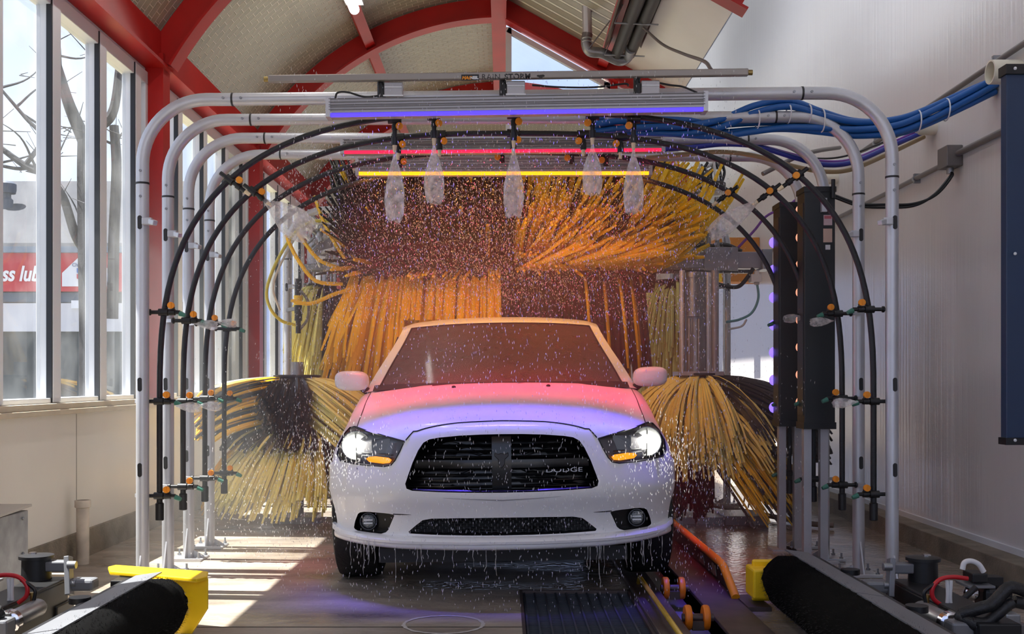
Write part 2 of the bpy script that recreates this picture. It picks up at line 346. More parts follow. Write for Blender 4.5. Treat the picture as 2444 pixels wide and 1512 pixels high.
# ------------------------------------------------------------------ red steel frames
def arc_beam(mb, y, a0, a1, full=True):
    n = 28; rows = []
    for i in range(n+1):
        a = math.radians(a0+(a1-a0)*i/n); s_, c_ = math.sin(a), math.cos(a)
        rows.append((s_, c_))
    def strip(r0, r1, ya, yb):
        vs_ = []
        for s_, c_ in rows: vs_ += [(r0*s_, ya, ZC+r0*c_), (r1*s_, ya, ZC+r1*c_), (r1*s_, yb, ZC+r1*c_), (r0*s_, yb, ZC+r0*c_)]
        fs = [(4*i+k, 4*i+(k+1) % 4, 4*(i+1)+(k+1) % 4, 4*(i+1)+k) for i in range(n) for k in range(4)]+[(3, 2, 1, 0), (4*n, 4*n+1, 4*n+2, 4*n+3)]
        mb.add(vs_, fs)
    strip(RV-.21, RV-.01, y-.03, y+.03); strip(RV-.225, RV-.205, y-.09, y+.09)
frames_y = (1.735, 4.3, 7.97, 11.1, 14.2, 17.3)
for k, y in enumerate(frames_y):
    mb = MB(); arc_beam(mb, y, -60, 62 if y > 14 else 0)
    if y < 14:
        for z0, hh, ww in ((-.11, .20, .07), (-.215, .02, .18)):
            mb.bar((0, y, slope(0)+z0), (1.775, y, slope(1.775)+z0), ww, hh, up=(0, 0, 1))
    mb.box(XL-.06, XL+.10, y-.08, y+.08, .95, 3.45)          # the column below the arch
    struct('roof_frame', mb, m_red, ang=30)
mb = MB(); mb.box(-.115, .035, Y0, 14.2, slope(0)-.24, slope(0)-.02); struct('ridge_beam', mb, m_red, smooth=False)
mb = MB(); a = math.radians(-28.3); u = Vector((math.sin(a), 0, math.cos(a))); c0 = Vector((0, 0, ZC))
mb.bar(c0+u*(RV-.10)+Vector((0, Y0, 0)), c0+u*(RV-.10)+Vector((0, 17.3, 0)), .10, .16, up=u); struct('roof_purlin', mb, m_red, smooth=False)
mb = MB(); mb.bar((1.03, Y0, slope(1.03)-.08), (1.03, 11.1, slope(1.03)-.08), .10, .14, up=(.4, 0, 1)); struct('roof_purlin', mb, m_red, smooth=False)
mb = MB(); mb.box(XL-.06, XL+.07, Y0, Y1, 3.36, 3.62); mb.box(XL-.06, XL+.13, Y0, Y1, 3.34, 3.365); struct('eave_beam', mb, m_red, smooth=False)
mb = MB(); mb.box(XL-.14, XL-.03, Y0, Y1, 3.30, 3.40); struct('trim_3', mb, m_frame, smooth=False)

# ------------------------------------------------------------------ windows along the left wall, one unit per bay
bays = list(frames_y)
edges = [-1.38, 1.735]+bays+[19.5]
for k in range(len(edges)-1):
    ya, yb = edges[k]+.08, edges[k+1]-.08
    if k == 0: ya = -2.4
    wn = thing('window_%d' % (k+1), None, None); wn['kind'] = 'structure'
    fr, ga, pn = MB(), MB(), MB()
    ms = [y for y in (edges[k+1]-3.115+d for d in (.67, 1.40, 2.13, 2.80)) if ya+.15 < y < yb-.1]
    fr.box(XL-.11, XL-.01, ya, yb, .95, .98); fr.box(XL-.11, XL-.01, ya, yb, 3.22, 3.31)
    fr.box(XL-.11, XL-.01, ya, ya+.05, .98, 3.22); fr.box(XL-.11, XL-.01, yb-.05, yb, .98, 3.22)
    for y in ms:
        fr.box(XL-.10, XL, y-.05, y+.06, .955, 3.30)
        ga.box(XL-.036, XL-.004, y-.062, y-.05, .955, 3.30)
    ds = [ya+.05]+sum([[y-.05, y+.06] for y in ms], [])+[yb-.05]
    for i in range(0, len(ds), 2):
        # dark bead round each pane
        pn.add([(XL-.075, ds[i], .98), (XL-.075, ds[i+1], .98), (XL-.075, ds[i+1], 3.22), (XL-.075, ds[i], 3.22)], [(0, 1, 2, 3)])
    fr.build('window_frame', m_frame, wn, smooth=False, bevel=.004); pn.build('pane', m_glass, wn, smooth=False)
    if ga.v: ga.build('gasket', m_gasket, wn, smooth=False)

# gable glazing above the far half of the wash
wn = thing('window_8', None, None); wn['kind'] = 'structure'
fr, pn = MB(), MB(); yg = 11.2
def gl(x): return slope(x)-.24
fr.bar((.05, yg, gl(.05)-.03), (1.78, yg, gl(1.78)-.03), .06, .05); fr.box(.03, .09, yg-.03, yg+.03, 3.45, gl(.06)); fr.box(1.04, 1.10, yg-.03, yg+.03, 3.45, gl(1.07)); fr.box(1.74, 1.80, yg-.03, yg+.03, 3.45, gl(1.77)); fr.box(.03, 1.8, yg-.03, yg+.03, 3.40, 3.46)
fr.build('window_frame', m_frame, wn, smooth=False)
for a_, b_ in ((.09, 1.04), (1.10, 1.74)): pn.add([(a_, yg, 3.46), (b_, yg, 3.46), (b_, yg, gl(b_)-.05), (a_, yg, gl(a_)-.05)], [(0, 1, 2, 3)])
pn.build('pane', m_glass, wn, smooth=False)
mb = MB(); mb.box(1.10, 1.17, 11.1, 11.2, 3.40, slope(1.13)-.2); struct('gable_post', mb, m_red, smooth=False)

# ------------------------------------------------------------------ outside: service station, tree, verge
S = thing('service_station', 'low service station with red lettered fascia seen through the big windows', 'building', (-14, 26, 0))
def P(px, py, Y=26.): return W(px, py, Y)
s_ = 26/F
x0, x1 = -40., W(330, 0, 26)[0]
mb = MB(); mb.box(x0, x1, 26.2, 34, -.1, 3.2); mb.build('wall', mat('station wall', L(70, 76, 78), .8, var=.2, vscale=1), S, smooth=False)
mb = MB(); mb.box(x0, x1, 26.12, 26.2, P(0, 790).z, P(0, 722).z); mb.build('wall_band', mat('station band', L(206, 208, 214), .7), S, smooth=False)
mb = MB()
for k in range(5): mb.box(x1-3.6-k*2.9, x1-1.2-k*2.9, 26.1, 26.2, P(0, 720).z, P(0, 697).z)
mb.build('transom_window', mat('dark glazing', L(80, 92, 106), .15), S, smooth=False)
mb = MB(); mb.box(x0, x1+.3, 25.95, 26.25, P(0, 695).z, P(0, 604).z); fas = mb.build('fascia', mat('red fascia', L(196, 44, 52), .5), S, smooth=False)
mb = MB(); mb.box(x0, x1+.4, 25.8, 26.25, P(0, 604).z, P(0, 590).z); mb.build('eave_gutter', mat('blue grey gutter', L(120, 132, 148), .6), S, smooth=False)
mb = MB(); mb.sheet([[(x0, 25.9, P(0, 590).z), (x1+.4, 25.9, P(0, 590).z)], [(x0, 30, P(0, 440, 30).z), (x1+.4, 30, P(0, 440, 30).z)]], (0, .05, .1)); mb.build('roof', mat('grey shingle', L(52, 54, 62), .9, var=.08, vscale=3), S, smooth=False)
text_mesh('lettering', 'express lube', mat('white letters', L(240, 240, 240), .5), .50, (P(116, 658).x, 25.93, P(0, 655).z), S, shear=.25, align='RIGHT', bold=.014, sx=.80)
sg = MB(); sg.prism([P(*q, 25.92) for q in ((148, 683), (148, 651), (186, 615), (228, 615), (268, 651), (268, 683))], (0, .06, 0)); sg.build('sign_board', mat('sign white', L(228, 230, 234), .5), S, smooth=False)
for c_, yy, nm in ((L(60, 104, 178), 0, 'blue_chevron'), (L(186, 40, 62), 14, 'red_chevron')):
    v = MB(); v.prism([P(q[0], q[1]+yy, 25.88) for q in ((183, 639), (197, 645), (211, 639), (211, 650), (197, 656), (183, 650))], (0, .04, 0)); v.build(nm, mat(nm, c_, .5), S, smooth=False)
text_mesh('lettering', 'Chevron', mat('sign blue', L(70, 90, 140), .5), .12, (P(197, 633).x, 25.9, P(0, 633).z), S)
mb = MB(); mb.box(P(168, 0).x, P(197, 0).x, 26.05, 26.12, P(0, 735).z, P(0, 716).z); mb.build('notice_board', m_frame, S, smooth=False)
V = thing('roof_ventilator', 'grey turbine vent standing on the service station roof', 'vent', P(16, 505, 28.2))
mb = MB(); c_ = P(16, 500, 28.2); mb.lathe([(.16, -.3), (.16, .25), (.11, .3), (.11, .42)], c_, n=14); mb.build('stack', mat('vent grey', L(60, 68, 84), .6), V)
mb = MB(); mb.lathe([(.22, .42), (.24, .5), (.24, .66), (.16, .72)], c_, n=14); mb.build('cap', mat('vent grey', L(60, 68, 84), .6), V)

def tree(name, label, base, limbs, twigs, seed, th):
    rr = random.Random(seed); t = thing(name, label, 'tree', base); mt = mat('bare bark', L(48, 47, 52), .9, bump=.4, bscale=30, var=.2, vscale=10)
    tm, bm_ = MB(), MB()
    for i, (pts, r0, r1) in enumerate(limbs):
        q = bez(pts, 8); rs = [r0+(r1-r0)*k/(len(q)-1) for k in range(len(q))]
        (tm if i == 0 else bm_).tube(q, rs, 8)
        if i or True:
            for k in range(twigs):
                j = rr.randrange(len(q)//3, len(q)); p = q[j]; d = Vector((rr.uniform(-1, 1), rr.uniform(-1, 1), rr.uniform(-.1, 1))).normalized()
                ln = rr.uniform(.5, 1.5)*th; e = p+d*ln+Vector((0, 0, rr.uniform(-.2, .3))); md = (p+e)/2+Vector((rr.uniform(-.1, .1), 0, rr.uniform(-.12, .12)))
                bm_.tube(bez([p, md, e], 5), [.022*th*(1-i_/11) for i_ in range(11)], 5)
                for _ in range(3):
                    q2 = p+(e-p)*rr.uniform(.3, .9); bm_.tube([q2, q2+Vector((rr.uniform(-.4, .4), rr.uniform(-.3, .3), rr.uniform(-.1, .45)))*th], [.009*th, .004*th], 4)
    tm.build('trunk', mt, t); bm_.build('branches', mt, t); return t
Yt = 16.
tree('bare_tree', 'leafless tree with a forked trunk outside the second window pane', W(214, 1080, Yt)*1 if False else (W(214, 905, Yt).x, Yt, -.08),
     [([(W(216, 905, Yt).x, Yt, -.1), W(214, 800, Yt), W(209, 600, Yt), W(205, 420, Yt), W(204, 335, Yt)], .17, .12),
      ([W(204, 340, Yt), W(186, 300, Yt), W(165, 250, Yt), W(148, 195, Yt), W(128, 120, Yt), W(118, 20, Yt)], .11, .05),
      ([W(204, 345, Yt), W(228, 310, Yt), W(268, 270, Yt), W(283, 180, Yt), W(292, 40, Yt)], .10, .05),
      ([W(212, 610, Yt), W(180, 560, Yt), W(150, 470, Yt), W(110, 420, Yt), W(60, 395, Yt), W(0, 352, Yt)], .08, .04),
      ([W(268, 760, Yt), W(272, 560, Yt), W(278, 400, Yt), W(272, 300, Yt)], .09, .07),
      ([W(60, 395, Yt), W(100, 330, Yt), W(60, 280, Yt), W(0, 210, Yt)], .04, .02),
      ([W(110, 420, Yt), W(90, 400, Yt), W(40, 402, Yt), W(-20, 390, Yt)], .04, .02)], 3, 3, 1.)
mb = MB(); mb.box(-8.2, -3.2, 8.5, 13.0, -.08, .05); tag(mb.build('dry_verge', mat('dry grass verge', L(196, 178, 120), .95, var=.3, vscale=3), smooth=False), kind='structure')
# ------------------------------------------------------------------ foam arches of aluminium tube, spray hoses, light bars
PR = .0325
m_ring = mat('dark joint ring', L(34, 34, 36), .5)
m_hose = mat('black rubber hose', L(26, 26, 29), .5, bump=.3, bscale=90)
m_teal = mat('teal nozzle tip', L(60, 120, 104), .45)
m_cream = mat('cream nozzle tip', L(226, 206, 168), .45)
m_spray = fade('water spray', (.93, .93, .95), .62, scale=26)
ARCH = [  # depth, left leg X, right leg X, height of the cross tube at each side, what sets it apart
    (5.58, -1.845, 1.994, 2.519, 2.551, 'nearest aluminium tube arch, carrying the blue light bar'),
    (6.06, -1.862, 1.979, 2.530, 2.545, 'second aluminium tube arch from the camera, with the blue hoses along its top'),
    (6.59, -1.900, 1.943, 2.545, 2.535, 'third aluminium tube arch from the camera, carrying the red light bar'),
    (7.07, -1.903, 1.935, 2.545, 2.53, 'fourth aluminium tube arch from the camera, carrying the amber light bar'),
    (9.48, -1.870, 1.950, 2.56, 2.56, 'aluminium tube arch far back beside the tall side brushes')]
for k, (Y, xl, xr, zl, zr, lab) in enumerate(ARCH):
    A = thing('tube_arch', lab, 'arch', (xl, Y, 0), 'aluminium tube arches over the car')
    rb = .33
    for sgn, x, zt in ((1, xl, zl), (-1, xr, zr)):
        leg = MB(); leg.tube([(x, Y, .012), (x, Y, zt-.432)], PR, 20); lo = leg.build('leg', m_alu, A)
        bd = MB(); pts = [(x, Y, zt-.428), (x, Y, zt-rb)]+[(x+sgn*rb*(1-math.cos(t)), Y, zt-rb+rb*math.sin(t)) for t in [PI/2*i/14 for i in range(1, 15)]]+[(x+sgn*.46, Y, zt)]
        bd.tube(pts, PR, 20); bd.build('bend', m_alu, A)
        rg = MB(); rg.lathe([(PR+.002, -.005), (PR+.002, .005)], (x, Y, zt-.43)); rg.build('joint_ring', m_ring, A)
        rg = MB(); rg.lathe([(PR+.002, -.005), (PR+.002, .005)], (x+sgn*.462, Y, zt), (1, 0, 0)); rg.build('joint_ring', m_ring, A)
        bo = MB()
        for p in ((x, Y-PR, zt-.37), (x, Y-PR, zt-.50), (x+sgn*.42, Y-PR, zt), (x+sgn*.51, Y-PR, zt)): bo.cyl(p, (p[0], p[1]-.006, p[2]), .007, n=8)
        bo.build('screws', m_steel, A)
        for z in (1.886, 1.06, .625):
            sl = MB(); c = Vector((x-sgn*.004, Y-PR-.0008, z)); pl = []
            for i in range(16):
                t = 2*PI*i/16; pl.append(c+Vector((.0115*math.cos(t), 0, .0115*math.sin(t)+(.024 if math.sin(t) > 0 else -.024))))
            sl.prism(pl, (0, .012, 0)); sl.build('slot', m_ring, A, smooth=False)
        br = MB(); br.box(x+sgn*.012 if sgn > 0 else x-.062, x+.062 if sgn > 0 else x-.012, Y-.055, Y-.02, 1.872, 1.908)
        br.bar((x+sgn*.05, Y-.04, 1.89), (x+sgn*.085, Y-.06, 1.878), .03, .026); br.build('hose_bracket', m_alu, A, smooth=False, bevel=.004)
        pt = MB(); pt.box(x-.10, x+.10, Y-.10, Y+.10, .0, .012); pt.box(x-.10, x+.10, Y-.104, Y-.098, -.0, .02); pl = pt.build('base_plate', m_alu, A, smooth=False, bevel=.003)
        gs = MB()
        for dx, dy, gh in ((0, -1, .19), (sgn, 0, .055)):
            q = [(x+dx*PR, Y+dy*PR, .012), (x+dx*.095, Y+dy*.095, .012), (x+dx*.095, Y+dy*.095, .02), (x+dx*PR, Y+dy*PR, gh)]
            nrm = Vector((dy, dx, 0))*.008; gs.prism([Vector(p)-nrm/2 for p in q], nrm)
        gs.build('gusset', m_alu, pl, smooth=False)
        for dx, dy in ((-.08, -.08), (.08, -.08), (-.08, .08), (.08, .08)):
            b = MB(); b.cyl((x+dx, Y+dy, .012), (x+dx, Y+dy, .05), .006, n=8); b.cyl((x+dx, Y+dy, .012), (x+dx, Y+dy, .024), .012, n=6); b.build('anchor_bolt', m_steel, pl)
    cb = MB(); cb.tube([(xl+.464, Y, zl), (xr-.464, Y, zr)], PR, 20); cb.build('cross_tube', m_alu, A)

# spray hoses: one black loop inside each of the four near arches
def spray_cone(name, label, p, d, ln, r, group, seed, prof=((0, .12), (.10, .22), (.30, .62), (.55, .95), (.72, 1.0), (.88, .92), (1.0, .72))):
    rr = random.Random(seed); mb = MB(); ax = Vector(d).normalized(); a = Vector((0, 0, 1)) if abs(ax.z) < .9 else Vector((1, 0, 0)); u = ax.cross(a).normalized(); w = ax.cross(u)
    n = 22; rows = []
    for t, q in prof:
        rows.append([Vector(p)+ax*(ln*t+(rr.uniform(-.04, .03)*ln if t > .8 else 0))+(u*math.cos(2*PI*k/n)+w*math.sin(2*PI*k/n))*r*q*(1+(rr.uniform(-.07, .07) if t > .2 else 0)) for k in range(n)])
    for i in range(len(rows)): rows[i].append(rows[i][0])
    mb.grid(rows); return tag(mb.build(name, m_spray, fix=False, ang=80), label, 'water spray', group, 'stuff')
LOOPS = [  # depth, left x, right x and top y in the photo, bottom y, nozzle heights left / right
    (5.62, 381, 2085, 268, 1240, (745, 957, 1182), (738, 957, 1178)), (6.00, 437, 2010, 318, 1215, (765, 957, 1160), (748, 950, 1156)),
    (6.52, 489, 1941, 364, 1195, (772, 950, 1140), (752, 958, 1142)), (7.00, 535, 1884, 404, 1176, (784, 950, 1128), (770, 960, 1128))]
ordn = ['nearest', 'second', 'third', 'fourth']
def nozzle(parent, p, sx, tip=m_teal):
    """a black tee clipped on the hose, its orange cap, its spray tip"""
    p = Vector(p); t = MB()
    t.cyl(p+Vector((-sx*.075, 0, .0)), p+Vector((sx*.085, 0, 0)), .0105, n=10); t.cyl(p+Vector((-.024, 0, 0)), p+Vector((.024, 0, 0)), .019, n=12)
    t.cyl(p+Vector((sx*.03, 0, 0)), p+Vector((sx*.06, 0, 0)), .017, n=10); t.cyl(p+Vector((sx*.05, 0, -.008)), p+Vector((sx*.05, 0, .028)), .009, n=8)
    t.cyl(p+Vector((-sx*.075, 0, 0)), p+Vector((-sx*.066, 0, 0)), .017, n=10)
    o = t.build('nozzle', m_black, parent)
    c = MB(); q = p+Vector((sx*.045, -.012, .034)); c.cyl(q, q+Vector((0, -.016, 0)), .0175, n=14); c.box(q.x-.003, q.x+.003, q.y-.02, q.y-.014, q.z-.013, q.z+.013); c.build('cap', m_orange, o)
    c = MB(); q = p+Vector((sx*.085, 0, -.006)); c.cyl(q, q+Vector((sx*.03, -.006, -.012)), .014, .010, n=10); c.build('tip', tip, o)
    b = MB(); q = p+Vector((-sx*.076, 0, 0)); b.bar(q, q+Vector((-sx*.05, .03, 0)), .02, .018); b.build('clip', m_alu, o, smooth=False)
    return o
def drop_nozzle(parent, p, sx, ln, tip=True):
    """a nozzle hanging from the crown of the hose"""
    p = Vector(p); t = MB(); t.cyl(p+Vector((-.034, 0, 0)), p+Vector((.034, 0, 0)), .024, n=12); t.cyl(p, p-Vector((0, 0, ln)), .0125, n=10); t.cyl(p-Vector((0, 0, .03)), p-Vector((0, 0, .055)), .016, n=10)
    t.cyl(p-Vector((0, 0, ln-.04)), p-Vector((0, 0, ln)), .018, n=10); o = t.build('nozzle', m_black, parent)
    c = MB(); q = p+Vector((sx*.026, -.014, -.04)); c.cyl(q, q+Vector((0, -.014, 0)), .0185, n=14); c.box(q.x-.003, q.x+.003, q.y-.018, q.y-.012, q.z-.014, q.z+.014); c.build('cap', m_orange, o)
    if tip: c = MB(); c.cyl(p-Vector((0, 0, ln)), p-Vector((0, 0, ln+.035)), .012, .008, n=10); c.build('tip', m_cream, o)
    return o
hose_roots = []
def loop_pt(k, x):
    Y, l, r, top, bot, _, _ = LOOPS[k]
    xl, xr, zt, zc = W(l, 0, Y).x, W(r, 0, Y).x, W(0, top, Y).z, .95
    c, a = (xl+xr)/2, (xr-xl)/2; u = min(1, abs((x-c)/a)); return Vector((x, Y, zc+(zt-zc)*(1-u**2.9)**(1/2.9)))
for k, (Y, l, r, top, bot, nl, nr) in enumerate(LOOPS):
    xl, xr, zb = W(l, 0, Y).x, W(r, 0, Y).x, W(0, bot, Y).z
    A = thing('spray_hose', 'black spray hose looped inside the %s tube arch, with orange capped nozzles' % ordn[k], 'hose', (xl, Y, zb), 'black spray hoses inside the arches'); hose_roots.append(A)
    c, a = (xl+xr)/2, (xr-xl)/2; zt, zc = W(0, top, Y).z, .95; n = 72; pts = [(xl, Y, zb+.08)]
    for i in range(n+1):
        t = PI-PI*i/n; cx_, sx_ = math.cos(t), math.sin(t)
        pts.append((c+a*math.copysign(abs(cx_)**(2/2.9), cx_), Y, zc+(zt-zc)*abs(sx_)**(2/2.9)))
    pts.append((xr, Y, zb+.08)); h = MB(); h.tube(pts, .0155, 12); h.build('hose', m_hose, A, ang=70)
    for x in (xl, xr):
        e = MB(); e.lathe([(.0165, .09), (.0215, .085), (.0215, .0), (.016, -.004)], (x, Y, zb), n=14); e.build('end_plug', m_black, A)
    for sx, ys, px in ((1, nl, l), (-1, nr, r)):
        for y in ys:
            z = W(0, y, Y).z
            if z > zc: x = c-sx*a*(1-((z-zc)/(zt-zc))**2.9)**(1/2.9)
            else: x = xl if sx > 0 else xr
            nozzle(A, (x, Y-.012, z), sx)
# the crown nozzles and the upper corner ones
CONES = []
for px, sx, ln in ((942, 1, .135), (1036, 1, .115), (1226, 1, .135), (1414, -1, .115), (1512, -1, .125)):
    x = W(px, 0, 5.62).x; p = loop_pt(0, x); drop_nozzle(hose_roots[0], p+Vector((0, 0, -.012)), sx, ln)
    CONES.append(p-Vector((0, 0, ln+.045)))
for px, sx in ((950, 1), (1049, 1), (1225, 1), (1392, -1), (1481, -1)):
    x = W(px, 0, 6.0).x; drop_nozzle(hose_roots[1], loop_pt(1, x), sx, .085)
for px, sx in ((954, 1), (1198, -1), (1364, -1), (1446, -1)):
    x = W(px, 0, 6.52).x; drop_nozzle(hose_roots[2], loop_pt(2, x)+Vector((0, 0, .01)), sx, .07, False)
for k, pts in ((0, ((548, 422, 1), (1905, 418, -1))), (1, ((603, 462, 1), (1842, 468, -1))), (2, ((1742, 545, -1),))):
    for px, py, sx in pts:
        x = W(px, 0, LOOPS[k][0]).x; p = loop_pt(k, x); d = Vector((sx, 0, -.75)).normalized(); t = MB()
        t.cyl(p-d*.06, p+d*.10, .0115, n=10); t.cyl(p-d*.022, p+d*.022, .0225, n=12); t.cyl(p+d*.045, p+d*.07, .017, n=10); o = t.build('nozzle', m_black, hose_roots[k])
        q = p+d*.045+Vector((.02*1, -.014, .022)); c_ = MB(); c_.cyl(q, q+Vector((0, -.016, 0)), .0175, n=14); c_.build('cap', m_orange, o)
        c_ = MB(); c_.cyl(p+d*.10, p+d*.13, .012, .009, n=10); c_.build('tip', m_cream, o)
cl = ['spray jet hanging from the crown nozzle nearest the window side', 'second spray jet from the window side, below the blue light bar', 'middle spray jet of the five below the blue light bar', 'spray jet glowing amber, second from the wall side below the blue light bar', 'spray jet hanging from the crown nozzle nearest the wall side']
for i, p in enumerate(CONES): spray_cone('spray_jet', cl[i], p, (0, 0, -1), (.36, .30, .36, .26, .33)[i], .052, 'spray jets below the blue light bar', 11+i)
p = loop_pt(1, W(603, 0, 6.0).x); spray_cone('spray_jet', 'grey slanting spray jet from the upper window side nozzle', p+Vector((.06, 0, -.045)), (1, 0, -.75), .32, .085, None, 31)
p = loop_pt(1, W(1842, 0, 6.0).x); spray_cone('spray_jet', 'grey slanting spray jet from the upper wall side nozzle', p+Vector((-.06, 0, -.045)), (-1, 0, -.72), .34, .055, None, 32)
for i, (px, py, Y, dx, lab) in enumerate(((463, 772, 6.0, 1, 'small spray wisp from the second hose, window side, chest height'), (516, 768, 6.5, 1, 'small spray wisp from the third hose, window side, chest height'), (418, 968, 5.53, 1, 'small spray wisp from the nearest hose, window side, knee height'), (472, 966, 6.0, 1, 'small spray wisp from the second hose, window side, knee height'),
        (1990, 765, 6.0, -1, 'small spray wisp from the second hose in front of the black light tower'), (1922, 757, 6.5, -1, 'faint spray wisp from the third hose beside the black light tower'), (2048, 958, 5.53, -1, 'small spray wisp from the nearest hose, wall side, knee height'))):
    spray_cone('spray_wisp', lab, W(px, py, Y-.02), (dx, -.1, -.08), .13, .026, None, 50+i)

# ------------------------------------------------------------------ light bars
m_led = {n_: mat(n_+' led lens', c, .4, emit=c, estr=e) for n_, c, e in (('blue', (.085, .05, 1), 1.0), ('red', (1, .015, .07), 1.0), ('amber', (1, .40, .005), 1.5))}
m_ext = mat('anodised extrusion', L(176, 174, 176), .38, metal=.5)
def light_bar(nm, Y, l, r, yl0, yl1, yr0, yr1, lab, watts, spread, tilt=0):
    """l, r: ends in the photo; yl0..yl1 its height at the left end, yr0..yr1 at the right"""
    a0, a1, b0, b1 = W(l, yl0, Y), W(l, yl1, Y), W(r, yr0, Y), W(r, yr1, Y)
    A = thing('light_bar', lab, 'light bar', tuple((a1+b1)/2)); hgt = a0.z-a1.z
    def seg(name, f0, f1, dy0, dy1, m, e0=0., e1=1., **k):
        mb = MB(); pa, pb = a1+(b1-a1)*e0, a1+(b1-a1)*e1
        vs_ = [q+Vector((0, dy, hgt*f)) for q in (pa, pb) for dy, f in ((dy0, f0), (dy1, f0), (dy1, f1), (dy0, f1))]
        mb.add(vs_, [(3,2,1,0),(4,5,6,7),(0,1,5,4),(1,2,6,5),(2,3,7,6),(3,0,4,7)]); return mb.build(name, m, A, smooth=False, **k)
    hs = seg('housing', .20, 1, -.03, .05, m_ext)
    mb = MB()
    for f in (.36, .52, .62, .78, .96):
        pa, pb = a1+Vector((0, -.032, hgt*f)), b1+Vector((0, -.032, hgt*f)); mb.bar(pa, pb, .008, hgt*.05, up=(0, 0, 1))
    mb.build('ribs', mat('extrusion groove', L(120, 118, 120), .45, metal=.5), hs, smooth=False)
    seg('back_plate', 0.0, .20, -.008, .046, m_ext); seg('lens', 0.0, .19, -.026, -.008, m_led[nm], .004, .996)
    seg('end_cap', -.03, 1.06, -.036, .056, m_alu, -.008, .004); seg('end_cap', -.03, 1.06, -.036, .056, m_alu, .996, 1.008)
    ang = math.atan2(b1.z-a1.z, b1.x-a1.x)
    area('led_light', (a1+b1)/2+Vector((0, 0, -.006)), (b1-a1).length*.98, .05, watts, {'blue': (.12, .07, 1), 'red': (1, .03, .11), 'amber': (1, .38, .02)}[nm], (tilt, -ang, 0), spread, A)
    return A
B1 = light_bar('blue', 5.44, 787, 1680, 238, 281, 226, 267, 'blue light bar under the nearest arch', 6.5, .5)
B2 = light_bar('red', 6.42, 820, 1580, 335, 368, 329, 362, 'red light bar across the third arch', 10.5, .9)
B3 = light_bar('amber', 6.88, 855, 1550, 380, 419, 381, 418, 'amber light bar across the fourth arch, just above the top brush', 19, 2.2, .75)

# the rinse manifold above the blue bar
Y = 5.42; a, b = W(641, 189, Y), W(1785, 173, Y)
A = thing('rinse_bar', 'square steel rinse tube with a printed name, above the blue light bar', 'rinse bar', tuple((a+b)/2))
m_rb = mat('brushed rinse tube', L(150, 144, 138), .38, metal=.6)
mb = MB(); mb.bar(a, b, .035, .034, up=(0, 0, 1)); mb.build('tube', m_rb, A, smooth=False, bevel=.004)
for q, s in ((a, -1), (b, 1)):
    mb = MB(); mb.cyl(q, q+Vector((s*.022, 0, 0)), .014, n=12); mb.build('end_plug', mat('brass plug', L(150, 130, 80), .35, metal=.8), A)
ang = math.atan2(b.z-a.z, b.x-a.x); rt = (PI/2, -ang, 0)
mb = MB(); p, q = W(1101, 185, Y-.02), W(1143, 184.4, Y-.02); mb.bar(p, q, .003, .029, up=(0, 0, 1)); dc = mb.build('decal', m_black, A, smooth=False)
text_mesh('lettering', 'MAC', m_orange, .022, W(1114, 186, Y-.023), A, rt, .001, shear=.2, bold=.001)
text_mesh('lettering', 'NEIL', m_frame, .020, W(1132, 185.6, Y-.023), A, rt, .001, bold=.001)
m_prt = mat('printed dark', L(42, 40, 40), .5)
text_mesh('lettering', 'RAIN', m_prt, .038, W(1149, 184, Y-.0185), A, rt, .0008, spacing=1.12, align='LEFT')
text_mesh('lettering', 'STORM', m_prt, .038, W(1204, 183.5, Y-.0185), A, rt, .0008, spacing=1.08, align='LEFT', bold=.0012)
mb = MB(); q = W(1291, 182.2, Y-.0185)
for dx, dz, rx in ((0, 0, .012), (-.013, .003, .007), (.009, .003, .009)): mb.ball(q+Vector((dx, 0, dz)), rx, 10, 6, (1.1, .06, .7))
mb.build('cloud_mark', m_prt, A)
for px, py in ((940, 216), (1231, 213), (1551, 212)):
    q = W(px, py, 5.46); m2 = MB(); m2.box(q.x-.046, q.x+.046, q.y-.03, q.y+.03, q.z-.034, q.z+.036); br = m2.build('mount_bracket', m_ext, B1, smooth=False, bevel=.005)
    m3 = MB(); m3.box(q.x-.043, q.x+.043, q.y-.034, q.y-.03, q.z+.006, q.z+.012); m3.box(q.x-.05, q.x+.05, q.y-.036, q.y-.028, q.z-.038, q.z-.030); m3.build('lip', m_frame, br, smooth=False)
    m4 = MB(); s = -1 if px > 1100 else -1; m4.cyl((q.x-.065, q.y, q.z-.05), (q.x-.065, q.y, q.z+.06), .018, n=10); m4.cyl((q.x-.06, q.y-.01, q.z-.05), (q.x-.06, q.y-.01, q.z+.02), .022, n=10); m4.build('hose_drop', m_black, B1)
def cable(name, label, pts, r, m, cat='cable', group=None, n=8):
    mb = MB(); mb.tube(bez(pts), r, n); return tag(mb.build(name, m, ang=80), label, cat, group)
cable('cable', 'black cable with an inline lump, strung below the rinse bar', [W(1270, 203, 5.47), W(1340, 208, 5.47), W(1420, 208, 5.47), W(1490, 200, 5.47), W(1500, 205, 5.47)], .005, m_black)
cable('cable', 'black cable curling onto the window side end of the blue light bar', [W(800, 235, 5.45), W(806, 221, 5.45), W(830, 220, 5.45), W(870, 231, 5.45), W(905, 228, 5.45)], .005, m_black)
cable('cable', 'black cable running to the wall side end of the blue light bar', [W(1570, 197, 5.45), W(1600, 203, 5.45), W(1630, 207, 5.45), W(1664, 221, 5.45)], .005, m_black)
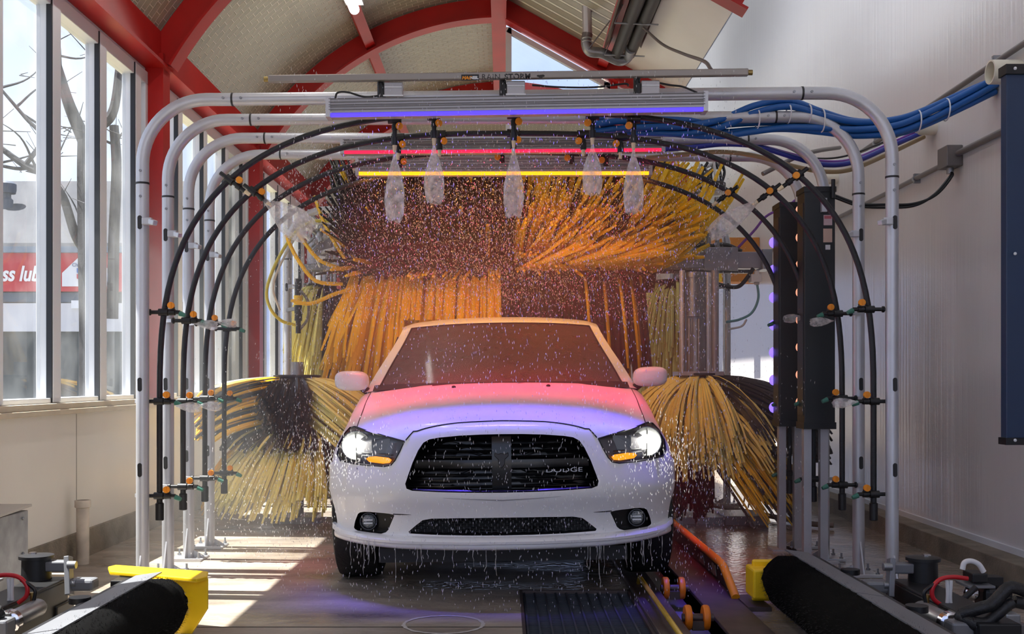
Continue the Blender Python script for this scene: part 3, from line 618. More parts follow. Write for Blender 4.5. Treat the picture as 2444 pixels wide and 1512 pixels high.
# ------------------------------------------------------------------ hoses and conduits on the wall side
m_blue = mat('blue hose', L(24, 92, 168), .42)
m_navy = mat('dark blue hose', L(40, 52, 150), .42)
m_tan = mat('tan hose', L(182, 160, 120), .5)
m_whose = mat('white hose', L(220, 220, 222), .45)
m_purple = mat('violet hose', L(120, 60, 160), .45)
m_cond = mat('grey conduit', L(120, 114, 112), .5, metal=.3)
XW = XR
base = [W(2372, 205, 6.25), W(2300, 238, 6.2), W(2200, 283, 6.15), W(2130, 303, 6.1), W(2040, 306, 6.08), W(1960, 296, 6.08), W(1880, 290, 6.08), W(1800, 296, 6.08), W(1720, 306, 6.08), W(1640, 304, 6.06), W(1560, 300, 6.06), W(1480, 298, 6.06), W(1420, 300, 6.06)]
rr = random.Random(5)
for i in range(6):
    t = 2*PI*i/6; pts = []
    for j, p in enumerate(base):
        sp = .037
        tw = t+j*.35; up = 0
        if i in (0, 1) and 5 <= j <= 8: up = (.025, .075, .07, .03)[j-5]
        pts.append(p+Vector((0, sp*math.cos(tw), sp*math.sin(tw)*1.15+up)))
    cable('blue_hose', 'blue hose of the thick bundle hanging from the upper wall sleeve', pts, .0185, m_blue, 'hose', 'blue hoses from the upper wall sleeve', 10)
for i, (px, py, Y) in enumerate(((2258, 262, 6.17), (2190, 290, 6.14), (1962, 288, 6.06), (1930, 272, 6.06), (1882, 272, 6.06), (1808, 285, 6.06))):
    q = W(px, py, Y); mb = MB(); n = 18; pts = [q+Vector((0, .058*math.cos(2*PI*k/n), .062*math.sin(2*PI*k/n)*(1 if i < 3 else .8))) for k in range(n+1)]; mb.tube(pts, .004, 6); tag(mb.build('cable_tie', m_frame), 'white cable tie strapped round the thick blue hose bundle', 'cable tie', 'cable ties on the blue hoses')
b2 = [W(2205, 312, 7.27), W(2120, 350, 7.05), W(2030, 386, 6.8), W(1960, 392, 6.75), W(1890, 378, 6.7), W(1800, 352, 6.68), W(1720, 344, 6.66), W(1640, 352, 6.64), W(1540, 360, 6.64)]
for i, (m, lab, dz, r) in enumerate(((m_navy, 'dark blue hose of the lower bundle from the second wall sleeve', -.012, .016), (m_purple, 'violet hose of the lower bundle from the second wall sleeve', .012, .010), (m_tan, 'tan hose sagging below the lower bundle', -.045, .014), (m_whose, 'white hose on top of the lower bundle', .024, .012), (m_black, 'thin black cable over the lower hose bundle', .05, .006))):
    cable('supply_hose', lab, [p+Vector((0, .036*i-.07+.004*math.sin(i*2+j), dz+.004*math.sin(j*1.7+i))) for j, p in enumerate(b2)], r, m, 'hose', None, 8)
def sleeve(px, py, rad, lab, ln=.12):
    Y = XW*F/(px-CX); q = W(px, py, Y); mb = MB(); n = 24
    mb.lathe([(rad, 0), (rad, ln), (rad*.86, ln), (rad*.86, .01)], q, (-1, 0, 0), n); return tag(mb.build('wall_sleeve', m_pvc), lab, 'pipe sleeve', 'cream pipe sleeves in the wall')
sleeve(2432, 172, .066, 'cream pipe sleeve at the top of the wall, blue hoses running out of it', .16)
sleeve(2232, 304, .05, 'cream pipe sleeve in the wall below the thick blue bundle, dark blue hose in it')
sleeve(1998, 425, .05, 'empty cream pipe sleeve in the wall behind the arches')
def conduit(lab, pts, r=.0175, clamps=()):
    A = thing('conduit', lab, 'conduit', tuple(pts[0])); mb = MB(); mb.tube(pts, r, 10); mb.build('pipe', m_cond, A)
    for c in clamps: mb = MB(); mb.box(c[0]-.012, XW, c[1]-.012, c[1]+.012, c[2]-.032, c[2]+.032); mb.cyl((c[0], c[1]-.014, c[2]), (c[0], c[1]+.014, c[2]), r+.006, n=12); mb.build('clamp', m_steel, A)
    return A
xc = XW-.03
def yw(px): return xc*F/(px-CX)
conduit('grey conduit along the upper wall, above the blue hoses', [(xc, 4.9, 2.90), (xc, yw(2040), 2.86)], clamps=[(xc, yw(2374), 2.895), (xc, yw(2090), 2.862)])
conduit('grey conduit along the wall running into the junction box', [(xc, 5.2, 2.475), (xc, 6.70, 2.475)], .02)
conduit('grey conduit along the wall beyond the junction box', [(xc, 6.88, 2.45), (xc, 12.0, 2.42)], .0165, clamps=[(xc, yw(2185), 2.448)])
q = W(2275, 372, yw(2275)); A = thing('junction_box', 'grey junction box on the wall with two black cables hanging from it', 'junction box', tuple(q))
mb = MB(); mb.box(XW-.10, XW, q.y-.075, q.y+.075, q.z-.075, q.z+.055); mb.build('box', m_cond, A, smooth=False, bevel=.006)
mb = MB(); mb.cyl((XW-.05, q.y, q.z-.075), (XW-.05, q.y, q.z-.11), .022, n=12); mb.build('cable_gland', m_steel, A)
for i in range(2):
    cable('cable', 'black cable drooping from the junction box to the tall light tower', [(XW-.05+.012*i, q.y, q.z-.10), W(2272-4*i, 420, 6.72), W(2235-5*i, 464, 6.7), W(2180, 486+5*i, 6.7), W(2110, 488+7*i, 6.7), W(2050, 486+5*i, 6.7), W(1992, 466+5*i, 6.72)], .0085, m_black, 'cable', 'cables from the junction box')
cable('flexible_conduit', 'short grey flexible conduit bent off the wall behind the arches', [W(1820, 415, 7.6), W(1900, 375, 7.7), W(1950, 360, 8.0), W(2004, 352, 8.9)], .016, m_cond, 'conduit')
cable('heater_cable', 'black flexible cable from the ceiling heater down to the rinse bar', [W(1536, 66, 8.6), W(1580, 105, 7.6), W(1630, 128, 6.7), W(1680, 146, 5.8), W(1697, 166, 5.45)], .010, m_cond, 'cable')

# dark panel and light towers
A = thing('wall_panel', 'dark blue metal panel with bolted black end strips, below the upper conduit', 'panel', (2.5, 5.2, .78))
m_dkb = mat('dark blue metal', L(34, 56, 88), .4)
a0, a1 = W(2402, 160, 5.2), W(2402, 1055, 5.2)
mb = MB(); mb.box(a0.x, XR-.005, 5.2, 5.26, a1.z, a0.z); mb.build('sheet', m_dkb, A, smooth=False, bevel=.003)
for y0, y1 in ((154, 178), (1044, 1061)):
    mb = MB(); mb.box(W(2398, 0, 5.2).x, XR-.005, 5.185, 5.27, W(0, y1, 5.2).z, W(0, y0, 5.2).z); mb.build('end_strip', m_black, A, smooth=False, bevel=.002)
for px, py in ((2423, 163), (2423, 605), (2423, 1050)):
    q = W(px, py, 5.18); mb = MB(); mb.ball(q, .008, 8, 6); mb.build('bolt', m_frame, A)
m_twr = mat('black tower sheet', L(26, 28, 30), .42)
def tower(lab, px0, Yf, dep, wd, z0, z1, lamp, nm, lz, post, stickers):
    x = px0; A = thing('light_tower', lab, 'light tower', (x+wd/2, Yf+dep/2, 0), 'black light towers beside the arches')
    mb = MB(); mb.box(x, x+wd, Yf, Yf+dep, z0, z1); hs = mb.build('housing', m_twr, A, smooth=False, bevel=.004)
    mb = MB(); mb.box(x-.005, x+wd+.005, Yf-.006, Yf+dep+.006, z1-.02, z1+.012); mb.build('top_cap', m_black, A, smooth=False)
    mb = MB(); mb.box(x-.005, x+wd+.005, Yf-.006, Yf+dep+.006, z0-.02, z0+.02); mb.build('bottom_cap', m_black, A, smooth=False)
    for z in lz:
        mb = MB(); mb.ball((x+(.006 if nm == 'v' else .020), Yf+dep+.012, z), (.030 if nm == 'v' else .026), 14, 8, (1, .8, 1.15)); mb.build('lamp', lamp, A)
    q = MB(); q.box(x-.004, x, Yf+.02, Yf+dep-.02, z0+.06, z1-.08); q.build('face_plate', mat('tower face', L(40, 42, 44), .35), A, smooth=False)
    for k in range(2):
        mb = MB(); px = x+wd*.08+.098*k; mb.box(px, px+.045, Yf+dep*.4, Yf+dep*.4+.05, 0, z0); mb.build('post', m_alu, A, smooth=False)
        mb = MB(); mb.box(px-.05, px+.10, Yf+dep*.4-.05, Yf+dep*.4+.10, 0, .012); mb.build('foot_plate', m_alu, A, smooth=False)
    if stickers:
        mb = MB(); mb.box(x+wd*.52, x+wd*.52+.03, Yf-.03, Yf, z1-.14, z1-.06); mb.build('hinge_bracket', m_alu, A, smooth=False)
        for k, (sx0, sw, dz0, dz1, c) in enumerate(((.62, .05, .155, .215, L(206, 180, 184)), (.61, .052, .235, .315, L(206, 176, 158)), (.68, .028, .33, .358, L(220, 220, 220)))):
            mb = MB(); mb.box(x+wd*sx0, x+wd*sx0+sw, Yf-.002, Yf, z1-dz1, z1-dz0); st = mb.build('warning_label', mat('sticker%d' % k, c, .5), A, smooth=False)
            if k == 0:
                mb = MB(); mb.box(x+wd*sx0+.004, x+wd*sx0+sw-.004, Yf-.003, Yf-.002, z1-dz0-.022, z1-dz0-.005); mb.build('heading', mat('faded red', L(190, 96, 104), .5), st, smooth=False)
        mb = MB(); mb.cyl((x+wd*.9, Yf-.02, z1-.06), (x+wd*.9, Yf-.02, z1+.05), .012, n=10); mb.build('cable_entry', m_black, A)
    return A
m_uv = mat('violet lamp', (.22, .14, 1), .3, emit=(.20, .12, 1), estr=1.8); m_ol = mat('salmon lamp', (1, .4, .25), .3, emit=(1, .42, .25), estr=.8)
tower('tall black light tower with warning labels, in front of its neighbour', 1.77, 6.39, .16, .18, .815, 2.205, m_ol, 'o', [.95+.165*k for k in range(8)], True, True)
tower('tall black light tower with violet lamps, behind the labelled tower', 1.745, 6.86, .17, .15, .81, 2.19, m_uv, 'v', [.905+.1775*k for k in range(7)], True, False)

# radiant heater, flue, ceiling lamps
A = thing('radiant_heater', 'dark twin tube heater under a reflector, hung below the ribbed ceiling', 'heater', (1.12, 9, 4.1))
m_ht = mat('heater tube', L(62, 60, 58), .5, metal=.5)
a, b = W(1484, 128, 10.2), Vector((1.16, 6.6, W(1484, 128, 10.2).z)); ax = b-a
for i, dx in enumerate((-.045, .075)):
    mb = MB(); mb.tube([a+Vector((dx, 0, 0)), b+Vector((dx, 0, 0))], .055, 14); mb.build('burner_tube', m_ht, A)
mb = MB(); d = Vector((0, -3.6, 0)); p0 = a+Vector((-.16, 0, .03)); poly = [p0, p0+Vector((.06, 0, .10)), p0+Vector((.28, 0, .10)), p0+Vector((.34, 0, .02)), p0+Vector((.345, 0, .03)), p0+Vector((.285, 0, .112)), p0+Vector((.055, 0, .112)), p0+Vector((-.005, 0, .04))]
mb.prism(poly, d); mb.build('reflector', mat('heater reflector', L(136, 134, 130), .35, metal=.7), A, smooth=False)
for k in range(4):
    y = 10.1-.9*k; mb = MB(); mb.bar(a+Vector((-.17, y-10.2, -.04)), a+Vector((.20, y-10.2, -.055)), .02, .008); mb.bar(a+Vector((-.17, y-10.2, -.04)), a+Vector((-.10, y-10.2, .12)), .015, .008); mb.build('hanger', m_steel, A, smooth=False)
e0, e1 = a+Vector((.06, .02, -.02)), W(1408, 122, 10.2); mb = MB()
mb.tube(bez([e0+Vector((0, -.25, 0)), e0, e0+Vector((-.08, .03, -.03)), e1+Vector((.12, 0, -.02)), e1, e1+Vector((-.035, 0, .08)), W(1402, 80, 10.2)], 6), .05, 14); mb.build('elbow', m_steel, A)
mb = MB(); mb.tube([W(1402, 82, 10.2), W(1399, -25, 10.1)], .045, 16)
for y_ in (45, 55, 92, 100): q = W(1401, y_, 10.18); mb.lathe([(.046, -.004), (.05, 0), (.046, .004)], q, n=16)
mb.build('flue', m_alu, A)
cable('heater_wire', 'thin wire stay from the purlin to the heater flue', [W(1463, 40, 10.1), W(1404, 118, 10.15)], .006, m_steel, 'wire')
m_tube = mat('lit tube', (1, 1, 1), .4, emit=(1, .99, .96), estr=5)
for i, y in enumerate((8.55, 5.6, 3.4)):  # first is in view; the other two are unseen, added for brightness
    A = thing('ceiling_light', ('lit tube light under the vault beside the red purlin', 'added unseen tube light under the vault above the near arch', 'added unseen tube light under the vault over the entrance', 'tube light under the vault beyond the second frame')[i], 'light', (-1.33, y, 4.40), 'tube lights under the vault')
    mb = MB(); mb.box(-1.41, -1.25, y, y+1.25, 4.45, 4.50); mb.build('tray', m_frame, A, smooth=False)
    mb = MB(); mb.tube([(-1.33, y+.03, 4.40), (-1.33, y+1.22, 4.40)], .045, 14); mb.build('diffuser', m_tube, A)
    area('tube_glow', (-1.33, y+.62, 4.34), .1, 1.2, 7, (1, .98, .94), (0, 0, 0), PI, A)
# ------------------------------------------------------------------ the white saloon car (built in its own frame: x across, y back from the bumper, z up)
CAR = thing('car', 'wet white saloon car with lit headlights, nose on under the arches', 'car', (.004, 5.15, .012)); CAR.rotation_euler = (0, -.0142, 0)
m_paint = mat('white car paint', L(232, 233, 238), .34, coat=.35)
m_cblk = mat('gloss black grille', L(10, 10, 13), .2)
m_cmat = mat('black trim', L(22, 22, 24), .55)
m_cglass = mat('dark wet glass', L(66, 54, 54), .34, bump=.4, bscale=120, coat=.12, rvar=.12, vscale=9)
m_tyre = mat('tyre rubber', L(24, 24, 25), .6, bump=.4, bscale=60)
m_refl = mat('headlamp reflector', L(84, 86, 92), .25, metal=.7)
m_bulb = mat('lit headlamp', (1, 1, 1), .3, emit=(1, .96, .80), estr=14)
m_sig = mat('amber turn signal', L(255, 120, 0), .3, emit=(1, .30, .01), estr=1.1)
def b_clear(n, b, lk):
    n.nodes.remove(b); o = n.nodes['Material Output']; tr = n.nodes.new('ShaderNodeBsdfTransparent'); gl = n.nodes.new('ShaderNodeBsdfGlossy'); gl.inputs['Roughness'].default_value = .05
    fr = n.nodes.new('ShaderNodeFresnel'); fr.inputs[0].default_value = 1.4; mx = n.nodes.new('ShaderNodeMixShader'); lk(fr.outputs[0], mx.inputs[0]); lk(tr.outputs[0], mx.inputs[1]); lk(gl.outputs[0], mx.inputs[2]); lk(mx.outputs[0], o.inputs['Surface'])
m_clear = tex_mat('clear lamp cover', b_clear)
WX = .915
def interp(tab, x):
    for (a, va), (b, vb) in zip(tab, tab[1:]):
        if x <= b: return va+(vb-va)*max(0, (x-a)/(b-a))
    return tab[-1][1]
DT = [(p.x, p.y) for p in bez([(0, 0, 0), (.2, .010, 0), (.46, .072, 0), (.6, .148, 0), (.7, .235, 0), (.8, .36, 0), (.86, .46, 0), (.895, .54, 0), (.91, .59, 0), (.915, .63, 0)], 6)]
def Dp(ax): return interp(DT, min(ax, WX))
CROWN = ((0, 0), (.2, .004), (.47, .022), (.6, .045), (.7, .064), (.8, .09), (.86, .13), (.895, .19), (.915, .28))
nose = [(.16, .262), (.07, .258), (.012, .268), (.0, .285), (.008, .300), (.030, .312), (.046, .324), (.050, .36), (.044, .41), (.026, .455), (.004, .50), (-.002, .54), (.004, .60), (.016, .68), (.030, .76), (.044, .82), (.062, .85), (.10, .874), (.17, .89), (.30, .909), (.5, .936), (.75, .966), (1.0, 1.004), (1.25, 1.032), (1.47, 1.054)]
tailp = [(1.62, 1.0), (2.4, .99), (3.2, .99), (4.1, 1.0), (4.7, 1.02), (4.92, .97), (4.98, .8), (4.98, .5), (4.92, .3), (4.6, .22), (2.6, .20), (.6, .22)]
fine = [(p.x, p.y) for p in bez([(a, b, 0) for a, b in nose], 3)]
def section(x):
    ax = abs(x); d = Dp(ax); cr = interp(CROWN, ax); r = []
    for i, (y, z) in enumerate(fine+tailp):
        t = max(0, min(1, (y-.06)/1.41)); front = i < len(fine)
        if front or (y == .6): yy = y+d*(1-t)+.24*(ax/.8)**2*t
        elif y < 2: yy = y+.24*(ax/.8)**2
        else: yy = y-.6*d*smooth01(4.2, 4.95, y)
        zz = z-cr*smooth01(.62, .86, z)*(1-.55*t if front else .45)
        k = 1-.02*(1-smooth01(.25, .50, zz)); r.append((x*k, yy, zz))
    return r
xs = [WX*math.sin(PI/2*i/26)**.86 for i in range(27)]; xs = [-v for v in xs[:0:-1]]+xs
def body_bm():
    mb = MB(); secs = [section(x) for x in xs]; n = len(secs[0])
    for s_ in secs: mb.v += s_
    for i in range(len(secs)-1): mb.f += [(i*n+k, (i+1)*n+k, (i+1)*n+(k+1) % n, i*n+(k+1) % n) for k in range(n)]
    mb.f += [tuple(range(n-1, -1, -1)), tuple((len(secs)-1)*n+k for k in range(n))]; return mb
body = body_bm().build('body', m_paint, CAR, local=True, ang=45); body.data.materials.append(m_cmat)
bmx = bmesh.new(); bmx.from_mesh(body.data); BV = BVHTree.FromBMesh(bmx)
def fy(x, z):
    h = BV.ray_cast(Vector((x, -2, z)), Vector((0, 1, 0))); return h[0].y if h[0] is not None else Dp(abs(x))
def tz(x, y):
    h = BV.ray_cast(Vector((x, y, 3)), Vector((0, 0, -1))); return h[0].z if h[0] is not None else .9
def mirror(o, s): return [(s*x, z) for x, z in o]
def rounded(o, n=3):
    """soften the corners of a closed outline"""
    for _ in range(n):
        q = []
        for i in range(len(o)):
            (ax, az), (bx, bz) = o[i], o[(i+1) % len(o)]; q += [(ax*.8+bx*.2, az*.8+bz*.2), (ax*.2+bx*.8, az*.2+bz*.8)]
        o = q
    return o
def patch(o, off, name, m, parent, rings=(1, .8, .55, .28), thick=0, **k):
    cx_, cz_ = sum(p[0] for p in o)/len(o), sum(p[1] for p in o)/len(o); mb = MB(); n = len(o); rows = []
    for r in rings: rows.append([(cx_+(x-cx_)*r, fy(cx_+(x-cx_)*r, cz_+(z-cz_)*r)+off, cz_+(z-cz_)*r) for x, z in o])
    rows = [r+[r[0]] for r in rows]; mb.grid(rows); i0 = (len(rows)-1)*(n+1); mb.v.append((cx_, fy(cx_, cz_)+off, cz_)); c = len(mb.v)-1
    mb.f += [(i0+k_, i0+k_+1, c) for k_ in range(n)]; return mb.build(name, m, parent, local=True, **k)
cutters = []
def cut(o, depth, flat=None):
    mb = MB(); n = len(o); cx_, cz_ = sum(p[0] for p in o)/n, sum(p[1] for p in o)/n
    fr = [(x, -.6, z) for x, z in o]; bk = [(x, (flat if flat is not None else fy(x, z)+depth), z) for x, z in o]
    mb.add(fr+bk+[(cx_, -.6, cz_), (cx_, (flat if flat is not None else fy(cx_, cz_)+depth), cz_)], [(k, (k+1) % n, n+(k+1) % n, n+k) for k in range(n)]+[((k+1) % n, k, 2*n) for k in range(n)]+[(n+k, n+(k+1) % n, 2*n+1) for k in range(n)])
    c = mb.build('cutter', m_cmat, local=True, smooth=False); cutters.append(c)
def sym(h): return h+[(-x, z) for x, z in h[::-1] if abs(x) > 1e-6]
GR = sym([(0, .814), (.10, .813), (.2, .809), (.30, .80), (.345, .792), (.375, .776), (.40, .74), (.428, .68), (.452, .615), (.464, .58), (.458, .558), (.43, .548), (.3, .543), (.12, .540), (0, .539)])
LG = sym([(0, .416), (.2, .415), (.34, .411), (.385, .402), (.42, .375), (.455, .345), (.45, .336), (.3, .332), (0, .330)])
HL = [(.468, .782), (.53, .797), (.60, .812), (.70, .828), (.775, .836), (.812, .828), (.838, .795), (.852, .745), (.850, .700), (.822, .671), (.74, .664), (.66, .661), (.57, .660), (.535, .668), (.515, .69), (.49, .735)]
FG = rounded([(.715, .430), (.52, .430), (.535, .40), (.57, .322), (.755, .322), (.745, .37)], 2)
cut(GR, .1, .20); cut(LG, .1, .17)
for s in (1, -1): cut(mirror(HL, s), .085); cut(mirror(FG, s), .07)
for y in (.93, 3.98):
    for s in (1, -1):
        mb = MB(); mb.cyl((s*.62, y, .35), (s*1.1, y, .35), .385, n=40); cutters.append(mb.build('cutter', m_cmat, local=True, smooth=False))
for c in cutters:
    md = body.modifiers.new('b', 'BOOLEAN'); md.operation = 'DIFFERENCE'; md.object = c; md.solver = 'EXACT'
    try: md.material_mode = 'TRANSFER'
    except Exception: pass
for c in cutters: c.location = (0, 0, 0)
bp_, body.parent = body.parent, None
dg = bpy.context.evaluated_depsgraph_get(); dg.update(); me = bpy.data.meshes.new_from_object(body.evaluated_get(dg)); body.modifiers.clear(); body.data = me; body.parent = bp_
me.shade_smooth(); me.set_sharp_from_angle(angle=math.radians(38))
for c in cutters: bpy.data.objects.remove(c)

def line_on(pts, top, r, name='panel_gap', m=None):
    mb = MB(); mb.tube([(x, (fy(x, b) if not top else b), (b if not top else tz(x, b))) for x, b in pts], r, 6); return mb.build(name, m or m_cmat, body, local=True)
for s in (1, -1):   # bonnet shut lines
    line_on([(s*(.718+.10*(t/12)**.6), .265+1.42*t/12) for t in range(13)], True, .003)
br = [(x, fy(x, z)+0, z) for x, z in ()]
mb = MB(); cp = []
for x in [-.405+.81*i/40 for i in range(41)]:
    y = .10+Dp(abs(x))*.9-.035*(abs(x)/.405)**3; cp.append((x, y, tz(x, y)))
for s in (-1, 1):
    e = [(s*v, fy(s*v, z), z) for v, z in ((.425, .828), (.445, .806), (.462, .786))]
    cp = (e[::-1]+cp) if s < 0 else (cp+e)
mb.tube([Vector(p)+Vector((0, -.001, .0015)) for p in cp], .0034, 6); mb.build('panel_gap', m_cmat, body, local=True)
mb = MB(); mb.tube([(x, fy(x, .515-.012*(1-abs(x)/.28))-.001, .515-.012*(1-abs(x)/.28)) for x in [-.28+.02*i for i in range(29)]], [.0005+.003*(1-abs(-14+i)/14) for i in range(29)], 6); mb.build('shade_line', mat('painted bumper shade', L(150, 150, 156), .5), body, local=True)  # grey line on the white bumper: shade of the fold painted in
for s in (1, -1):
    mb = MB(); mb.tube([(s*x, fy(s*x, .427)-.001, .427+.001) for x in (.44, .46, .48, .50, .53)], [.0006, .0015, .0025, .003, .003], 6); mb.build('panel_gap', m_cmat, body, local=True)
    mb = MB(); mb.ball((s*.28, 1.30, tz(s*.28, 1.30)+.004), .012, 10, 6, (1.1, 1, .8)); mb.build('washer_jet', m_cmat, CAR, local=True)

# upper grille
G = patch(GR, .11, 'grille', m_cblk, CAR, smooth=False)
mb = MB()
def gw(z): # half width of the grille opening at height z
    v = [x for x, zz in GR if x >= 0]; zs = [zz for x, zz in GR if x >= 0]; best = 0
    for (x0, z0), (x1, z1) in zip(GR, GR[1:]):
        if x0 >= 0 and x1 >= 0 and min(z0, z1) <= z <= max(z0, z1) and abs(z1-z0) > 1e-6: best = max(best, x0+(x1-x0)*(z-z0)/(z1-z0))
    return best or .4
for i in range(9):
    z = .562+.028*i; w_ = gw(z)-.004
    mb.grid([[(x, max(.02, fy(x, z))+.045+dy, z+dz) for x in [-w_+2*w_*k/16 for k in range(17)]] for dy, dz in ((0, -.006), (-.006, 0), (0, .006), (.03, .006), (.03, -.006), (0, -.006))])
mb.build('slats', m_cblk, G, local=True)
mb = MB(); mb.grid([[(x, .05+dy-.01*abs(x), z) for x in (-.046, -.02, .02, .046)] for dy, z in ((.0, .545), (-.012, .60), (-.014, .68), (-.01, .76), (.012, .812))]); mb.build('centre_bar', m_cblk, G, local=True)
mb = MB(); mb.grid([[(x, .052+Dp(abs(x))+dy, .672+dz) for x in [-.42+.84*k/20 for k in range(21)]] for dy, dz in ((.01, -.026), (-.012, -.02), (-.014, 0), (-.012, .02), (.01, .026))]); mb.build('cross_bar', m_cblk, G, local=True)
mb = MB(); hz = .69
mb.prism([(a*.034, .030, hz+b*.04) for a, b in ((0, -1), (-.45, -.5), (-.5, .1), (-1, .5), (-.95, .95), (-.5, .75), (0, .85), (.5, .75), (.95, .95), (1, .5), (.5, .1), (.45, -.5))], (0, .012, 0)); mb.build('badge', mat('dark badge', L(46, 46, 50), .3, metal=.6), G, local=True, smooth=False, bevel=.003)
tx = text_mesh('lettering', 'DODGE', mat('badge chrome', L(168, 168, 176), .25, metal=.8), .030, (.30, .042+.045, .635), None, (PI/2, 0, .12), .003, sx=1.65, spacing=1.05); tx.parent = G
mb = MB(); mb.grid([[(x, fy(x, .545)+dy, .541+.006*(abs(x)/.43)**4+dz) for x in [-.43+.86*k/30 for k in range(31)]] for dy, dz in ((.05, .010), (.012, .012), (.004, .006), (.006, .0))]); mb.build('lower_rim', m_cblk, G, local=True)
# lower grille
G2 = patch(LG, .10, 'lower_grille', m_cmat, CAR, smooth=False)
mb = MB()
for i in range(6):
    z = .338+.0145*i; w_ = .445-.012*i; mb.grid([[(x, fy(x, z)+.05+dy, z+dz+.0032*math.sin(x*140+PI*(i % 2))) for x in [-w_+2*w_*k/120 for k in range(121)]] for dy, dz in ((0, -.002), (-.004, 0), (0, .002))])
for i in range(60):
    x = -.44+.88*i/59
    for j in range(5):
        if (i+j) % 2: continue
        z = .338+.0145*j
        if abs(x) < .445-.012*j: mb.box(x-.0015, x+.0015, fy(x, z)+.048, fy(x, z)+.06, z, z+.0145)
mb.build('mesh_insert', mat('grille mesh', L(70, 70, 74), .35, metal=.3), G2, local=True, smooth=False)
# lamps
for s in (1, -1):
    ho = patch(mirror(HL, s), .07, 'headlight', mat('lamp backing', L(92, 92, 100), .3, metal=.5), CAR)
    lx, lz = s*.732, .752; y0 = fy(lx, lz)
    mb = MB(); mb.lathe([(.02, .06), (.06, .035), (.072, .0), (.076, .0), (.066, .045), (.03, .07)], (lx, y0+.02, lz), (0, 1, 0), 28); mb.build('bezel', m_refl, ho, local=True)
    mb = MB(); mb.ball((lx, y0+.045, lz-.003), .037, 20, 12, (1, .6, 1)); mb.build('lamp', m_bulb, ho, local=True)
    mb = MB()
    for k, zz in enumerate((.70, .715)): mb.tube([(s*x, fy(s*x, zz)+.05, zz+.012*(x-.5)) for x in (.55, .6, .65, .70)], .004, 6)
    mb.box(min(s*.55, s*.64), max(s*.55, s*.64), fy(s*.6, .74)+.045, fy(s*.6, .74)+.06, .705, .79)
    mb.build('inner_reflector', m_refl, ho, local=True)
    patch(mirror([(.535, .690), (.55, .70), (.62, .705), (.66, .700), (.672, .690), (.655, .676), (.58, .671), (.545, .676)], s), .028, 'turn_signal', m_sig, ho)
    mb = MB(); q = [(x, z) for x, z in mirror(HL, s)]; q.append(q[0]); mb.tube([(x, fy(x, z)+.001, z) for x, z in q], .0042, 6); mb.build('gasket', m_cmat, ho, local=True)
    patch(mirror(HL, s), .002, 'cover', m_clear, ho, rings=(1, .85, .7, .5, .25))
    sp = bpy.data.lights.new('headlamp_beam', 'SPOT'); sp.energy = 18; sp.spot_size = 1.5; sp.spot_blend = .8; sp.shadow_soft_size = .04; sp.color = (1, .95, .82)
    so = bpy.data.objects.new('headlamp_beam', sp); COL.objects.link(so); so.parent = ho; so.location = (lx, y0-.02, lz); so.rotation_euler = (PI/2-.05, 0, PI)
    fo = patch(mirror(FG, s), .062, 'fog_light', m_cmat, CAR, smooth=False); fx, fz = s*.668, .378; y0 = fy(fx, fz)
    mb = MB(); mb.lathe([(.012, .03), (.034, .012), (.040, -.006), (.043, -.006), (.043, .035)], (fx, y0+.02, fz), (0, 1, 0), 22); mb.build('bezel', m_refl, fo, local=True)
    mb = MB(); mb.ball((fx, y0+.028, fz), .036, 18, 10, (1, .5, 1)); mb.build('lens', mat('fog lens', L(150, 154, 156), .12, metal=.5, bump=.8, bscale=140), fo, local=True)
    for dz in (-.012, .004): mb = MB(); mb.box(fx-.022, fx+.022, y0+.004, y0+.010, fz+dz, fz+dz+.007); mb.build('filament_bar', m_frame, fo, local=True, smooth=False)
# chin lip
mb = MB(); n = 60; rows = []
for dy, dz, r in ((.04, .327, 0), (-.008, .322, 0), (-.026, .308, 0), (-.024, .296, 0), (.0, .290, 0), (.05, .288, 0)):
    rows.append([(x, Dp(abs(x)*1.015)+dy+.01, dz-.003*(abs(x)/.88)**2+.016*smooth01(.82, .892, abs(x))) for x in [-.892+1.784*k/n for k in range(n+1)]])
mb.grid(rows); mb.build('chin_lip', m_paint, CAR, local=True)

# cabin
ws = [(1.47, 1.025, .86, .26, .01), (1.75, 1.17, .80, .21, .012), (2.05, 1.32, .735, .155, .02), (2.28, 1.438, .692, .105, .030), (2.36, 1.478, .68, .08, .034), (2.6, 1.515, .68, .04, .04), (3.0, 1.53, .68, 0, .042), (3.5, 1.495, .66, 0, .04), (3.9, 1.33, .62, -.05, .03), (4.3, 1.10, .66, -.1, .02)]
fw = [tuple(p) for p in zip(*[[q[k] for q in bez([(a, b, c) for a, b, c, _, _ in ws], 4)] for k in range(3)])]
fd = [q for q in bez([(d, e, 0) for _, _, _, d, e in ws], 4)]
us = [-1+2*i/24 for i in range(25)]
def shell(i, u):
    y, z, w_ = fw[i]; d, e = fd[i].x, fd[i].y; au = abs(u); return Vector((u*w_, y+d*au**2.2, z-e*au**2.4-.03*max(0, au-.9)/.1*.4))
mb = MB(); rows = [[shell(i, u) for u in us] for i in range(len(fw))]
full = []
for i, r in enumerate(rows):
    y, z, w_ = fw[i]; bz = .96; xb = max(.80, w_+.02)
    full.append([Vector((-xb, r[0].y+.1*(1 if i < 18 else 0), bz))]+r+[Vector((xb, r[-1].y+.1*(1 if i < 18 else 0), bz))])
mb.grid(full); cab = mb.build('cabin_shell', m_paint, CAR, local=True, ang=50)
mb = MB(); N = 13   # windscreen
rows = []
for i in range(0, N+1):
    k = .955-.015*smooth01(9, 13, i)*0; w_ = [shell(i, u*k*(.935 if i > 0 else .94)) for u in us]; rows.append([q+Vector((0, -.006, .004)) for q in w_])
mb.grid(rows); ws_o = mb.build('windscreen', m_cglass, CAR, local=True, ang=80)
